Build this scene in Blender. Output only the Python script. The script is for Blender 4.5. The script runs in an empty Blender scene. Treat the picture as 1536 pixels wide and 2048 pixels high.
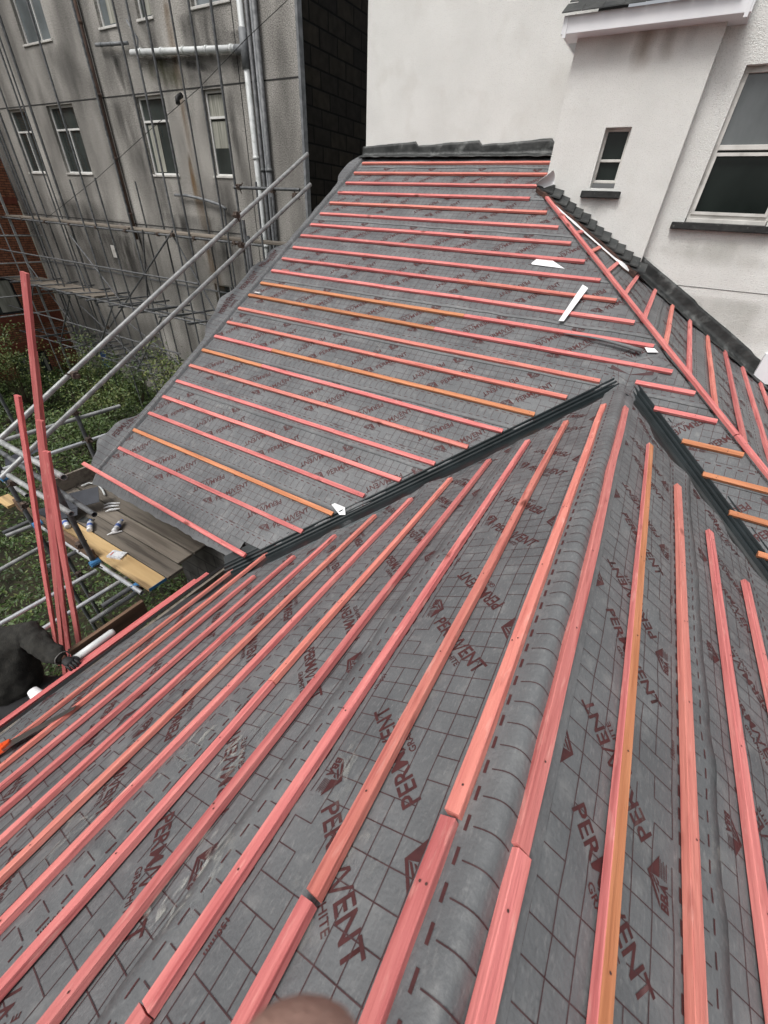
import bpy, bmesh, math, random
from mathutils import Vector, Matrix, noise, Quaternion
random.seed(7)
S = bpy.context.scene
COL = S.collection
R_ = math.radians
# ------------------------------------------------------------------ camera, world, sun, exposure
CR = Vector((0.8559, 0.51494, 0.04764)); CD = Vector((0.33932, -0.48969, -0.80316)); CF = Vector((-0.39025, 0.70359, -0.59386))
FP = 804.57
cam_d = bpy.data.cameras.new("camera"); cam = bpy.data.objects.new("camera", cam_d); COL.objects.link(cam)
cam.matrix_world = Matrix(((CR.x, -CD.x, -CF.x, 0), (CR.y, -CD.y, -CF.y, 0), (CR.z, -CD.z, -CF.z, 0), (0, 0, 0, 1)))
cam_d.sensor_fit = 'HORIZONTAL'; cam_d.sensor_width = 36; cam_d.lens = FP/1536*36
cam_d.clip_start = 0.01; cam_d.clip_end = 2000
cam_d.dof.use_dof = True; cam_d.dof.focus_distance = 3.0; cam_d.dof.aperture_fstop = 9.0
S.camera = cam
W = bpy.data.worlds.new("World"); S.world = W; W.use_nodes = True
wn = W.node_tree; bg = wn.nodes['Background']
sky = wn.nodes.new('ShaderNodeTexSky'); sky.sky_type = 'NISHITA'; sky.sun_disc = False
SUN_EL, SUN_AZ = R_(58), R_(200)      # azimuth measured clockwise from +Y
sky.sun_elevation = SUN_EL; sky.sun_rotation = SUN_AZ
sky.air_density = 1.0; sky.dust_density = 6.0; sky.ozone_density = 0.6
hs = wn.nodes.new('ShaderNodeHueSaturation'); hs.inputs['Saturation'].default_value = 0.22   # overcast: grey cloud instead of blue
wn.links.new(sky.outputs[0], hs.inputs['Color']); wn.links.new(hs.outputs[0], bg.inputs[0]); bg.inputs[1].default_value = 0.12
sd = bpy.data.lights.new("sun", 'SUN'); sd.energy = 1.5; sd.angle = R_(20); sd.color = (1, .97, .93)
sun = bpy.data.objects.new("sun", sd); COL.objects.link(sun)
sdir = Vector((math.sin(SUN_AZ)*math.cos(SUN_EL), math.cos(SUN_AZ)*math.cos(SUN_EL), math.sin(SUN_EL)))
sun.rotation_euler = sdir.to_track_quat('Z', 'Y').to_euler(); sun.location = sdir*30
S.view_settings.view_transform = 'Standard'; S.view_settings.look = 'None'; S.view_settings.gamma = 1
S.view_settings.exposure = 0.22
S.render.resolution_x = 768; S.render.resolution_y = 1024

# ------------------------------------------------------------------ helpers
def ray(u, v): return CR*((u-768)/FP) + CD*((v-1024)/FP) + CF
def X_(u, v, x): r = ray(u, v); return r*(x/r.x)
def Y_(u, v, y): r = ray(u, v); return r*(y/r.y)
def Z_(u, v, z): r = ray(u, v); return r*(z/r.z)
def tag(o, label=None, cat=None, group=None, kind=None):
    if label: o['label'] = label
    if cat: o['category'] = cat
    if group: o['group'] = group
    if kind: o['kind'] = kind
    return o
def empty(name, loc, label, cat, group=None):
    o = bpy.data.objects.new(name, None); COL.objects.link(o); o.location = loc; o.empty_display_size = .1
    return tag(o, label, cat, group)
def link(name, me, parent=None, mw=None):
    o = bpy.data.objects.new(name, me); COL.objects.link(o)
    m = mw if mw is not None else Matrix.Identity(4)
    if parent is not None:
        o.parent = parent
        pw = Matrix.Translation(parent.location) if parent.parent is None else Matrix.Translation(parent.parent.location) @ parent.matrix_local_fix if False else None
        if parent.parent is None:
            o.matrix_local = Matrix.Translation(parent.location).inverted() @ m if parent.type == 'EMPTY' else MW[parent.name].inverted() @ m
        else:
            o.matrix_local = MW[parent.name].inverted() @ m
    else:
        o.matrix_local = m
    MW[o.name] = m
    return o
MW = {}
class MB:
    def __init__(s): s.v = []; s.f = []; s.m = []; s.mats = []; s.smooth = False
    def mi(s, mat):
        if mat not in s.mats: s.mats.append(mat)
        return s.mats.index(mat)
    def add(s, vs, fs, mat):
        k = len(s.v); i = s.mi(mat)
        s.v += [tuple(p) for p in vs]; s.f += [tuple(a+k for a in f) for f in fs]; s.m += [i]*len(fs)
    def box(s, a, b, mat, M=None):
        x0, y0, z0 = a; x1, y1, z1 = b
        vs = [Vector(p) for p in ((x0,y0,z0),(x1,y0,z0),(x1,y1,z0),(x0,y1,z0),(x0,y0,z1),(x1,y0,z1),(x1,y1,z1),(x0,y1,z1))]
        if M: vs = [M @ p for p in vs]
        s.add(vs, [(0,3,2,1),(4,5,6,7),(0,1,5,4),(1,2,6,5),(2,3,7,6),(3,0,4,7)], mat)
    def tube(s, pts, r, mat, n=12, cap=True, hollow=False):
        pts = [Vector(p) for p in pts]; rs = r if isinstance(r, (list, tuple)) else [r]*len(pts)
        vs = []; up = None
        for i, p in enumerate(pts):
            t = (pts[min(i+1, len(pts)-1)] - pts[max(i-1, 0)]).normalized()
            if up is None: up = t.orthogonal().normalized()
            up = (up - t*up.dot(t)).normalized(); w = t.cross(up)
            for k in range(n):
                a = 2*math.pi*k/n; vs.append(p + (up*math.cos(a)+w*math.sin(a))*rs[i])
        fs = [(i*n+k, i*n+(k+1) % n, (i+1)*n+(k+1) % n, (i+1)*n+k) for i in range(len(pts)-1) for k in range(n)]
        s.add(vs, fs, mat)
        if cap:
            k0 = len(s.v)-len(vs); i = s.mi(mat)
            s.f.append(tuple(k0+k for k in reversed(range(n)))); s.m.append(i)
            s.f.append(tuple(k0+(len(pts)-1)*n+k for k in range(n))); s.m.append(i)
    def build(s, name, parent=None, smooth=False, bevel=0, mw=None):
        me = bpy.data.meshes.new(name); inv = mw.inverted() if mw is not None else None
        me.from_pydata([inv @ Vector(p) for p in s.v] if inv else s.v, [], s.f)
        for m in s.mats: me.materials.append(m)
        me.polygons.foreach_set('material_index', s.m)
        if smooth: me.polygons.foreach_set('use_smooth', [True]*len(me.polygons))
        me.update()
        o = link(name, me, parent, mw)
        if bevel:
            b = o.modifiers.new('bevel', 'BEVEL'); b.width = bevel; b.segments = 1; b.limit_method = 'ANGLE'; b.angle_limit = R_(50)
        return o
def N3(p, s=1.0, off=0): return noise.noise(Vector((p[0]*s+off, p[1]*s+off*1.7, p[2]*s)))

# ------------------------------------------------------------------ materials
def mat(name, col, rough=.7, metal=0, spec=.5, trans=0, alpha=1):
    m = bpy.data.materials.new(name); m.use_nodes = True; b = m.node_tree.nodes['Principled BSDF']
    b.inputs['Base Color'].default_value = (*col, 1); b.inputs['Roughness'].default_value = rough; b.inputs['Metallic'].default_value = metal
    b.inputs['Specular IOR Level'].default_value = spec; b.inputs['Transmission Weight'].default_value = trans
    return m
def noisy(name, c0, c1, scale=5, rough=.7, bump=0, bscale=60, stretch=(1,1,1), coord='Object', metal=0, detail=6, lo=.35, hi=.65, extra=None, spec=.5, rnd=0):
    m = mat(name, c0, rough, metal, spec); nt = m.node_tree; b = nt.nodes['Principled BSDF']; L = nt.links
    tc = nt.nodes.new('ShaderNodeTexCoord'); mp = nt.nodes.new('ShaderNodeMapping'); mp.inputs['Scale'].default_value = stretch
    src = tc.outputs[coord]
    if rnd:
        oi = nt.nodes.new('ShaderNodeObjectInfo'); ad = nt.nodes.new('ShaderNodeVectorMath'); ad.operation = 'MULTIPLY_ADD'
        cb = nt.nodes.new('ShaderNodeCombineXYZ'); L.new(oi.outputs['Random'], cb.inputs[0]); L.new(oi.outputs['Random'], cb.inputs[1])
        ad.inputs[1].default_value = (30, 30, 30); L.new(cb.outputs[0], ad.inputs[0]); L.new(src, ad.inputs[2]); src = ad.outputs[0]
    L.new(src, mp.inputs[0])
    n = nt.nodes.new('ShaderNodeTexNoise'); n.inputs['Scale'].default_value = scale; n.inputs['Detail'].default_value = detail
    L.new(mp.outputs[0], n.inputs['Vector'])
    cr = nt.nodes.new('ShaderNodeValToRGB'); e = cr.color_ramp.elements
    e[0].position = lo; e[0].color = (*c0, 1); e[1].position = hi; e[1].color = (*c1, 1)
    L.new(n.outputs[0], cr.inputs[0]); out = cr.outputs[0]
    if extra: out = extra(nt, out, mp)
    if rnd > 0:
        hv = nt.nodes.new('ShaderNodeHueSaturation'); mr = nt.nodes.new('ShaderNodeMapRange')
        mr.inputs['To Min'].default_value = 1-rnd*.3; mr.inputs['To Max'].default_value = 1+rnd*.25
        L.new(oi.outputs['Random'], mr.inputs[0]); L.new(mr.outputs[0], hv.inputs['Value']); L.new(out, hv.inputs['Color']); out = hv.outputs[0]
    L.new(out, b.inputs['Base Color'])
    if bump:
        n2 = nt.nodes.new('ShaderNodeTexNoise'); n2.inputs['Scale'].default_value = bscale; n2.inputs['Detail'].default_value = 4
        L.new(mp.outputs[0], n2.inputs['Vector'])
        bp = nt.nodes.new('ShaderNodeBump'); bp.inputs['Strength'].default_value = bump; bp.inputs['Distance'].default_value = .01
        L.new(n2.outputs[0], bp.inputs['Height']); L.new(bp.outputs[0], b.inputs['Normal'])
    return m
def overlay(scale, col, lo, hi, amt, stretch=None, detail=5, kind='noise'):
    def f(nt, out, mp):
        L = nt.links
        src = mp.outputs[0]
        if stretch:
            m2 = nt.nodes.new('ShaderNodeMapping'); m2.inputs['Scale'].default_value = stretch; L.new(src, m2.inputs[0]); src = m2.outputs[0]
        n = nt.nodes.new('ShaderNodeTexNoise'); n.inputs['Scale'].default_value = scale; n.inputs['Detail'].default_value = detail; L.new(src, n.inputs['Vector'])
        mr = nt.nodes.new('ShaderNodeMapRange'); mr.inputs[1].default_value = lo; mr.inputs[2].default_value = hi; mr.inputs[4].default_value = amt
        L.new(n.outputs[0], mr.inputs[0])
        mx = nt.nodes.new('ShaderNodeMix'); mx.data_type = 'RGBA'; mx.inputs['B'].default_value = (*col, 1)
        L.new(mr.outputs[0], mx.inputs['Factor']); L.new(out, mx.inputs['A']); return mx.outputs['Result']
    return f
def chain(*fs):
    def f(nt, out, mp):
        for g in fs: out = g(nt, out, mp)
        return out
    return f
M = {}
M['membrane'] = noisy('grey_membrane', (.109,.114,.119), (.150,.156,.161), 3.5, .52, .25, 90, spec=.35,
    extra=chain(overlay(14, (.30,.30,.29), .56, .8, .35), overlay(1.3, (.21,.21,.21), .6, .78, .25), overlay(60, (.24,.24,.24), .62, .8, .5, stretch=(1,.4,1)), overlay(130, (.27,.27,.27), .56, .74, .35, stretch=(1,.3,1)), overlay(110, (.07,.075,.08), .56, .76, .3, stretch=(.3,1,1))))
M['print'] = noisy('maroon_print', (.050,.013,.014), (.080,.022,.022), 40, .65, lo=.3, hi=.75)
M['printline'] = noisy('faded_grid_print', (.045,.016,.018), (.075,.038,.04), 25, .65, lo=.3, hi=.75)
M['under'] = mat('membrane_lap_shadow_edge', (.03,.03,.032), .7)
def knots(nt, out, mp):
    L = nt.links; v = nt.nodes.new('ShaderNodeTexVoronoi'); v.inputs['Scale'].default_value = 1
    m2 = nt.nodes.new('ShaderNodeMapping'); m2.inputs['Scale'].default_value = (22, 3.2, 3.2); L.new(mp.outputs[0], m2.inputs[0])
    L.new(m2.outputs[0], v.inputs['Vector'])
    mr = nt.nodes.new('ShaderNodeMapRange'); mr.inputs[1].default_value = .05; mr.inputs[2].default_value = .13; mr.inputs[3].default_value = .85; mr.inputs[4].default_value = 0
    L.new(v.outputs['Distance'], mr.inputs[0])
    mx = nt.nodes.new('ShaderNodeMix'); mx.data_type = 'RGBA'; mx.inputs['B'].default_value = (.16,.04,.03,1)
    L.new(mr.outputs[0], mx.inputs['Factor']); L.new(out, mx.inputs['A']); return mx.outputs['Result']
PK = chain(overlay(6, (.68,.26,.22), .48, .75, .7, stretch=(.25,1,1)), overlay(30, (.34,.065,.065), .57, .76, .7, stretch=(.5,1,1)), overlay(55, (.80,.42,.36), .60, .74, .5, stretch=(1.5,.5,.5)), overlay(16, (.30,.07,.06), .62, .74, .6, stretch=(2.2,1,1)), knots)
M['pink'] = noisy('pink_treated_timber', (.52,.145,.142), (.67,.225,.21), 22, .72, .35, 60, stretch=(.12,1.6,1.6), extra=PK, rnd=.5, spec=.3)
M['salmon'] = noisy('pale_salmon_timber', (.54,.165,.135), (.68,.245,.195), 22, .72, .35, 60, stretch=(.12,1.6,1.6), extra=PK, rnd=.5, spec=.3)
M['orange'] = noisy('orange_treated_timber', (.42,.16,.075), (.56,.235,.12), 22, .72, .35, 60, stretch=(.12,1.6,1.6), extra=chain(overlay(30, (.7,.34,.2), .6, .8, .4, stretch=(.4,1,1)), knots), rnd=.5, spec=.3)
M['red'] = noisy('red_treated_timber_upright', (.48,.115,.115), (.62,.175,.17), 22, .75, .3, 60, stretch=(.12,1.6,1.6), extra=PK, rnd=.4, spec=.3)
M['nail'] = mat('nail_head', (.10,.05,.045), .5, .3)
M['valley'] = noisy('black_green_valley_plastic', (.006,.010,.011), (.012,.018,.02), 6, .28, .05, 30, spec=.55)
M['valleyflange'] = noisy('valley_flange_painted_sky_sheen', (.03,.042,.047), (.05,.065,.07), 8, .35, .05, 30)  # lighter copy of the trough plastic, sky sheen painted into the colour
M['lead'] = noisy('weathered_lead', (.018,.02,.02), (.05,.053,.052), 9, .5, .5, 25, extra=overlay(7, (.2,.21,.205), .55, .75, .75), spec=.4)
M['slate'] = noisy('dark_slate', (.02,.023,.024), (.05,.053,.052), 8, .6, .4, 40, extra=overlay(22, (.13,.14,.13), .62, .8, .6), rnd=.8)
M['slateblue'] = noisy('blue_black_slate', (.02,.023,.032), (.04,.045,.058), 6, .5, .2, 50)
M['oldfelt'] = noisy('old_brown_roof_underlay', (.03,.016,.012), (.09,.04,.028), 14, .9, .9, 25)
M['whitepaper'] = noisy('white_membrane_backing', (.74,.75,.76), (.82,.83,.84), 8, .6)
M['render'] = noisy('white_pebble_render', (.72,.725,.70), (.80,.805,.78), 2.2, .9, 1.0, 120, lo=.3, hi=.7,
    extra=chain(overlay(.9, (.62,.60,.57), .55, .8, .4), overlay(120, (.50,.50,.48), .54, .7, .6), overlay(3.5, (.62,.61,.57), .56, .72, .35)), spec=.2)
def bricktex(name, c1, c2, mortar, sx, ax, bw=.225, bh=.075, ms=.012, bump=.4, rough=.9):
    m = mat(name, c1, rough, spec=.2); nt = m.node_tree; L = nt.links; b = nt.nodes['Principled BSDF']
    tc = nt.nodes.new('ShaderNodeTexCoord'); sp = nt.nodes.new('ShaderNodeSeparateXYZ'); cb = nt.nodes.new('ShaderNodeCombineXYZ')
    L.new(tc.outputs['Object'], sp.inputs[0]); L.new(sp.outputs[ax], cb.inputs[0]); L.new(sp.outputs[2], cb.inputs[1])
    br = nt.nodes.new('ShaderNodeTexBrick'); br.inputs['Scale'].default_value = 1; br.inputs['Brick Width'].default_value = bw; br.inputs['Row Height'].default_value = bh
    br.inputs['Mortar Size'].default_value = ms; br.inputs['Color1'].default_value = (*c1,1); br.inputs['Color2'].default_value = (*c2,1); br.inputs['Mortar'].default_value = (*mortar,1)
    br.inputs['Mortar Smooth'].default_value = .3
    L.new(cb.outputs[0], br.inputs['Vector'])
    n = nt.nodes.new('ShaderNodeTexNoise'); n.inputs['Scale'].default_value = 6; n.inputs['Detail'].default_value = 8; L.new(tc.outputs['Object'], n.inputs['Vector'])
    mx = nt.nodes.new('ShaderNodeMix'); mx.data_type = 'RGBA'; mx.blend_type = 'MULTIPLY'; mx.inputs['Factor'].default_value = .8
    cr = nt.nodes.new('ShaderNodeValToRGB'); cr.color_ramp.elements[0].color = (.45,.45,.45,1); cr.color_ramp.elements[1].color = (1.2,1.2,1.2,1); cr.color_ramp.elements[0].position = .3; cr.color_ramp.elements[1].position = .7
    L.new(n.outputs[0], cr.inputs[0]); L.new(br.outputs['Color'], mx.inputs['A']); L.new(cr.outputs[0], mx.inputs['B']); L.new(mx.outputs['Result'], b.inputs['Base Color'])
    bp = nt.nodes.new('ShaderNodeBump'); bp.inputs['Strength'].default_value = bump; bp.inputs['Distance'].default_value = .02; bp.invert = True
    L.new(br.outputs['Fac'], bp.inputs['Height']); L.new(bp.outputs[0], b.inputs['Normal'])
    return m
M['brick'] = bricktex('orange_red_brick', (.38,.155,.085), (.28,.11,.065), (.10,.06,.045), 1, 1)
M['darkstone'] = bricktex('alley_shaded_dark_stone', (.013,.012,.011), (.028,.024,.018), (.003,.003,.003), 1, 1, .62, .30, .02, .8)  # dark stone, with the shade of the unlit alley put into its colour
M['stonewall'] = bricktex('blockwork', (.20,.19,.18), (.16,.155,.15), (.1,.1,.1), 1, 0, .44, .215, .012)
M['darkband'] = noisy('dark_red_brick_band', (.14,.035,.02), (.2,.055,.03), 9, .85)
# grey pebbledash with grime that runs down the wall in streaks
def pebble():
    m = mat('grey_pebbledash', (.3,.29,.275), .95, spec=.15); nt = m.node_tree; L = nt.links; b = nt.nodes['Principled BSDF']
    tc = nt.nodes.new('ShaderNodeTexCoord')
    def nz(scale, st, lo, hi, t0, t1, det=5, typ='n'):
        mp = nt.nodes.new('ShaderNodeMapping'); mp.inputs['Scale'].default_value = st; L.new(tc.outputs['Object'], mp.inputs[0])
        n = nt.nodes.new('ShaderNodeTexNoise'); n.inputs['Scale'].default_value = scale; n.inputs['Detail'].default_value = det; L.new(mp.outputs[0], n.inputs['Vector'])
        r = nt.nodes.new('ShaderNodeMapRange'); r.inputs[1].default_value = lo; r.inputs[2].default_value = hi; r.inputs[3].default_value = t0; r.inputs[4].default_value = t1
        L.new(n.outputs[0], r.inputs[0]); return r.outputs[0]
    def mul(a, c):
        x = nt.nodes.new('ShaderNodeMath'); x.operation = 'MULTIPLY'; L.new(a, x.inputs[0]); L.new(c, x.inputs[1]); return x.outputs[0]
    grain = nz(55, (1,1,1), .36, .64, .5, 1.45, 3)
    streak = nz(1.3, (1.0,1,.33), .36, .62, .55, 1.1, 6)
    blot = nz(.45, (1,1,.6), .35, .6, .75, 1.1, 4)
    v = mul(mul(grain, streak), blot)
    mx = nt.nodes.new('ShaderNodeMix'); mx.data_type = 'RGBA'; mx.inputs['A'].default_value = (.0,.0,.0,1); mx.inputs['B'].default_value = (.355,.342,.318,1)
    mx.clamp_factor = False; L.new(v, mx.inputs['Factor'])
    L.new(mx.outputs['Result'], b.inputs['Base Color'])
    bp = nt.nodes.new('ShaderNodeBump'); bp.inputs['Strength'].default_value = .35; bp.inputs['Distance'].default_value = .01
    L.new(grain, bp.inputs['Height']); L.new(bp.outputs[0], b.inputs['Normal'])
    return m
M['pebble'] = pebble()
M['joint'] = mat('dark_wall_joint', (.02,.02,.02), .9)
M['rust'] = noisy('rust_stain', (.16,.085,.035), (.22,.16,.10), 30, .9, stretch=(1,1,.3))
M['grime'] = noisy('soot_stain', (.045,.043,.042), (.12,.115,.11), 40, .95)
M['rust_pipe'] = noisy('rusty_iron_pipe', (.05,.035,.03), (.13,.08,.06), 12, .8, .4, 40, stretch=(1,1,.3))
M['pipe_white'] = noisy('white_pvc_pipe', (.55,.58,.58), (.66,.68,.68), 7, .45, extra=overlay(9, (.16,.18,.13), .55, .75, .6))
M['pipe_grey'] = noisy('weathered_grey_pipe', (.12,.13,.14), (.22,.23,.24), 9, .6)
M['galv'] = noisy('galvanised_tube', (.26,.27,.27), (.42,.43,.43), 14, .5, .15, 60, metal=.35, rnd=.6)
M['galvdark'] = noisy('dull_scaffold_tube', (.07,.075,.08), (.15,.155,.16), 14, .6, .2, 60, metal=.2, rnd=.8)
M['galvbright'] = noisy('bright_scaffold_tube', (.55,.57,.6), (.72,.74,.76), 10, .3, metal=.6)
M['coupler'] = noisy('rusty_coupler', (.05,.035,.03), (.12,.09,.07), 30, .7, .5, 60, metal=.3)
M['bluetape'] = mat('blue_paint_tape', (.05,.2,.42), .5)
M['board'] = noisy('weathered_scaffold_board', (.13,.11,.09), (.30,.265,.22), 9, .85, .4, 50, stretch=(.12,1.5,1.5), extra=overlay(9, (.05,.04,.033), .5, .7, .8), rnd=1.2)
M['boardnew'] = noisy('new_yellow_board', (.50,.33,.15), (.62,.44,.22), 9, .75, .3, 50, stretch=(.12,1.5,1.5), extra=overlay(7, (.16,.10,.05), .55, .72, .8))
M['boardbrown'] = noisy('brown_toe_board', (.10,.06,.038), (.18,.11,.07), 12, .85, .3, 50, stretch=(1.5,.15,1.5), extra=overlay(9, (.04,.03,.02), .55, .75, .7))
M['upvc'] = noisy('white_window_frame', (.68,.68,.66), (.76,.76,.74), 6, .4)
M['upvcold'] = noisy('weathered_white_frame', (.52,.51,.48), (.66,.65,.62), 6, .5, extra=overlay(9, (.2,.19,.17), .55, .75, .6))
M['fascia'] = noisy('white_fascia_board', (.74,.75,.78), (.80,.81,.83), 5, .4)
def glass(name, c, rough=.04):
    return noisy(name, c, tuple(x*1.7+.004 for x in c), 1.2, rough, spec=.9)
M['glass'] = glass('dark_window_glass', (.010,.016,.014))
M['glassg'] = glass('greenish_window_glass', (.030,.037,.035))
M['glassl'] = glass('painted_reflection_glass', (.10,.115,.12), .1)  # pale base colour stands in for light reflected by the pane
M['glassup'] = noisy('painted_sky_reflection_glass', (.03,.035,.036), (.16,.175,.18), .9, .08, spec=.8, stretch=(2,1,.7), lo=.3, hi=.62)  # sky reflection painted as a pale noise gradient in the base colour
M['glassdk'] = noisy('black_window_glass', (.004,.007,.006), (.016,.022,.02), 1.6, .06, spec=.3, stretch=(1,1,.5))
M['curtain'] = noisy('pale_curtain', (.20,.20,.17), (.38,.38,.33), 6, .9, stretch=(4,1,.2))
M['blacksill'] = noisy('black_painted_sill', (.008,.009,.009), (.025,.026,.026), 15, .7, .5, 40, extra=overlay(30, (.22,.22,.21), .66, .8, .7))
M['blackfelt'] = mat('black_eaves_felt', (.006,.006,.007), .6)
M['blue'] = noisy('blue_painted_door', (.02,.07,.25), (.04,.12,.36), 5, .6)
M['soil'] = noisy('dark_soil', (.018,.018,.010), (.045,.04,.022), 4, 1, .8, 12)
M['skin'] = noisy('skin', (.32,.17,.12), (.40,.22,.16), 20, .55)
M['fingerskin'] = noisy('finger_skin', (.40,.235,.185), (.47,.29,.235), 60, .55, .4, 500)
M['sweater'] = noisy('dark_olive_sweater', (.016,.016,.014), (.028,.027,.023), 30, .95, .5, 120)
M['hem'] = noisy('grey_hem', (.10,.10,.095), (.17,.17,.16), 60, .9)
M['trousers'] = mat('black_trousers', (.007,.007,.009), .8)
M['glove'] = mat('black_glove', (.01,.01,.011), .7)
M['stripe'] = mat('white_stripe', (.5,.5,.52), .7)
M['saworange'] = mat('orange_plastic', (.75,.09,.02), .4)
M['steel'] = mat('steel_blade', (.35,.34,.33), .35, .9)
M['petplastic'] = noisy('clear_bottle_plastic', (.5,.52,.54), (.8,.82,.84), 30, .12, .5, 50, spec=.8)
M['bottlelabel'] = mat('blue_bottle_label', (.08,.14,.4), .4)
def leafmat(name, a, b):
    m = noisy(name, a, b, 1.1, .55, lo=.3, hi=.7, extra=overlay(25, tuple(x*1.6 for x in b), .5, .75, .6)); return m
M['leafdark'] = leafmat('dark_ivy_leaf', (.022,.045,.010), (.045,.085,.018))
M['leafmid'] = leafmat('green_leaf', (.045,.08,.016), (.085,.13,.03))
M['leafpale'] = leafmat('pale_yellow_green_leaf', (.10,.13,.03), (.16,.18,.055))
M['twig'] = mat('twig', (.07,.05,.03), .9)

# ------------------------------------------------------------------ roof geometry (batten-top planes fitted, membrane 28 mm below)
TA = math.tan(R_(30.8)); CA = math.cos(R_(30.8))
OFF = .033
def zA(x, y): return -3.40 + TA*y - OFF
XR = .04                                    # ridge of the cross gable
KBL, KBR = .6264, .5868
ZRIDGE = -1.052 + KBL*(XR-.013)
YAPEX = (ZRIDGE+3.40)/TA; SY = .0155       # the gable ridge is turned by SY in plan
def xr(y): return XR+SY*(YAPEX-y)
def zBL(x, y): return ZRIDGE + KBL*(x-xr(y)) - OFF
def zBR(x, y): return ZRIDGE - KBR*(x-xr(y)) - OFF
def zD(x, y): return -.5663*x + .0462*y - .8737 - OFF
EAVE_A, EAVE_B, VERGE = 1.74, -2.62, -4.53
YB0 = -1.7; XE = 3.6; YW, YWR, YWL = 6.40, 6.53, 6.95
class Face:
    """an inclined roof face: plan coordinates -> point, unrolled (u across, v up the slope)"""
    def __init__(s, zf, udir, vdir, slope):          # plan directions
        s.zf = zf; s.u = Vector((*udir, 0)); s.v = Vector((*vdir, 0)); s.c = math.cos(math.atan(slope))
        o = Vector((0,0,zf(0,0))); a = Vector((*udir, zf(*udir))) - o; b = Vector((*vdir, zf(*vdir))) - o
        s.n = a.cross(b).normalized()
        if s.n.z < 0: s.n = -s.n
    def pt(s, u, v, h=0):                            # u metres across, v metres along slope
        p = s.u*u + s.v*(v*s.c); return Vector((p.x, p.y, s.zf(p.x, p.y))) + s.n*h
FA = Face(zA, (1,0), (0,1), TA); FBL = Face(zBL, (SY,-1), (1,SY), KBL); FBR = Face(zBR, (-SY,1), (-1,-SY), KBR); FD = Face(zD, (0,1), (-1,0), .5663)
vA = lambda y: y/CA
CBL = math.cos(math.atan(KBL)); CBR = math.cos(math.atan(KBR)); CDD = math.cos(math.atan(.5663))

# glyphs ---------------------------------------------------------
def text_tris(txt, size, bold=0.0, xs=1.0):
    c = bpy.data.curves.new('t', 'FONT'); c.body = txt; c.size = size; c.resolution_u = 2; c.offset = bold
    o = bpy.data.objects.new('t', c); me = o.to_mesh()
    vs = [(v.co.x*xs, v.co.y) for v in me.vertices]; fs = [tuple(p.vertices) for p in me.polygons]
    o.to_mesh_clear(); bpy.data.objects.remove(o); bpy.data.curves.remove(c); return vs, fs
def rect(x0, y0, x1, y1): return [(x0,y0),(x1,y0),(x1,y1),(x0,y1)], [(0,1,2,3)]
def join(items):
    V = []; F = []
    for (vs, fs), dx, dy in items:
        k = len(V); V += [(x+dx, y+dy) for x, y in vs]; F += [tuple(a+k for a in f) for f in fs]
    return V, F
def width(g): xs = [x for x, y in g[0]]; return min(xs), max(xs)
CAP = .052
def quad(a, b, w):   # slanted stroke
    return [(a[0]-w/2,a[1]),(a[0]+w/2,a[1]),(b[0]+w/2,b[1]),(b[0]-w/2,b[1])], [(0,1,2,3)]
def make_logo():
    sz = .052/.70; C = .052; it = []
    g = text_tris('PERM', sz, .0013); a, b = width(g); it.append((g, -a, 0)); A0 = b-a+.006
    w = .0085
    it.append((quad((A0,-.003),(A0+.021,C),w), 0, 0)); it.append((quad((A0+.043,-.008),(A0+.023,C),w), 0, 0))
    it.append((quad((A0+.0425,-.008),(A0+.066,C),w*.9), 0, 0)); it.append((quad((A0-.006,-.006),(A0+.004,.012),.005), 0, 0))
    x = A0+.074
    g = text_tris('ENT', sz, .0013); a, b = width(g); it.append((g, x-a, 0)); x += b-a
    V, F = join(it); s = .345/x
    V = [(px*s, py) for px, py in V]
    g = text_tris('GRAPHITE', .030, .0004); a, b = width(g)
    return join([((V, F), 0, 0), (g, .27-b, -.036)])
def make_bba():
    it = []
    W2, Hh = .058, .040
    def tri(pts): return pts, [tuple(range(len(pts)))]
    it.append((tri([(-W2,0),(-W2+.014,0),(.002,Hh-.010),(0,Hh)]), 0, 0))
    it.append((tri([(W2*.98,0),(0,Hh),(0.0,Hh-.009),(.006,.0)]), 0, 0))
    it.append((tri([(-.03,0),(-.021,0),(0,.019),(.0,.027)]), 0, 0))
    it.append((tri([(-.013,0),(-.004,0),(.0,.008),(.0,.013)]), 0, 0))
    g = text_tris('BBA', .033, .0012); a, b = width(g); it.append((g, -W2-a, -.027))
    for k in range(5): it.append((rect(.008, -.004-k*.0052, .05-.006*(k % 2), -.002-k*.0052), 0, 0))
    return join(it)
LOGO = make_logo(); BBA = make_bba(); MM = text_tris('150mm', .024, .0004)
def xf(g, ang, ox, oy):
    c, s = math.cos(ang), math.sin(ang); return [(ox+x*c-y*s, oy+x*s+y*c) for x, y in g[0]], g[1]
PER = .735; CELL = .0668; LAP = .645
def rel(u, v): return noise.noise(Vector((u*2.3, v*2.3, 0)))
def hfun(face, gauge, v0, seed):
    def h(u, v):
        t = (v-v0)/gauge; t -= math.floor(t); s = abs(math.sin(math.pi*t))**.8
        a = noise.noise(Vector((u*2.1+seed, v*3.0, seed)))*.011 + noise.noise(Vector((u*7+seed, v*6, 3.1)))*.007 + noise.noise(Vector((u*15, v*4+seed, 7.7)))*.0022
        return .003 + s*max(-.002, a+.003)
    return h
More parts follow.
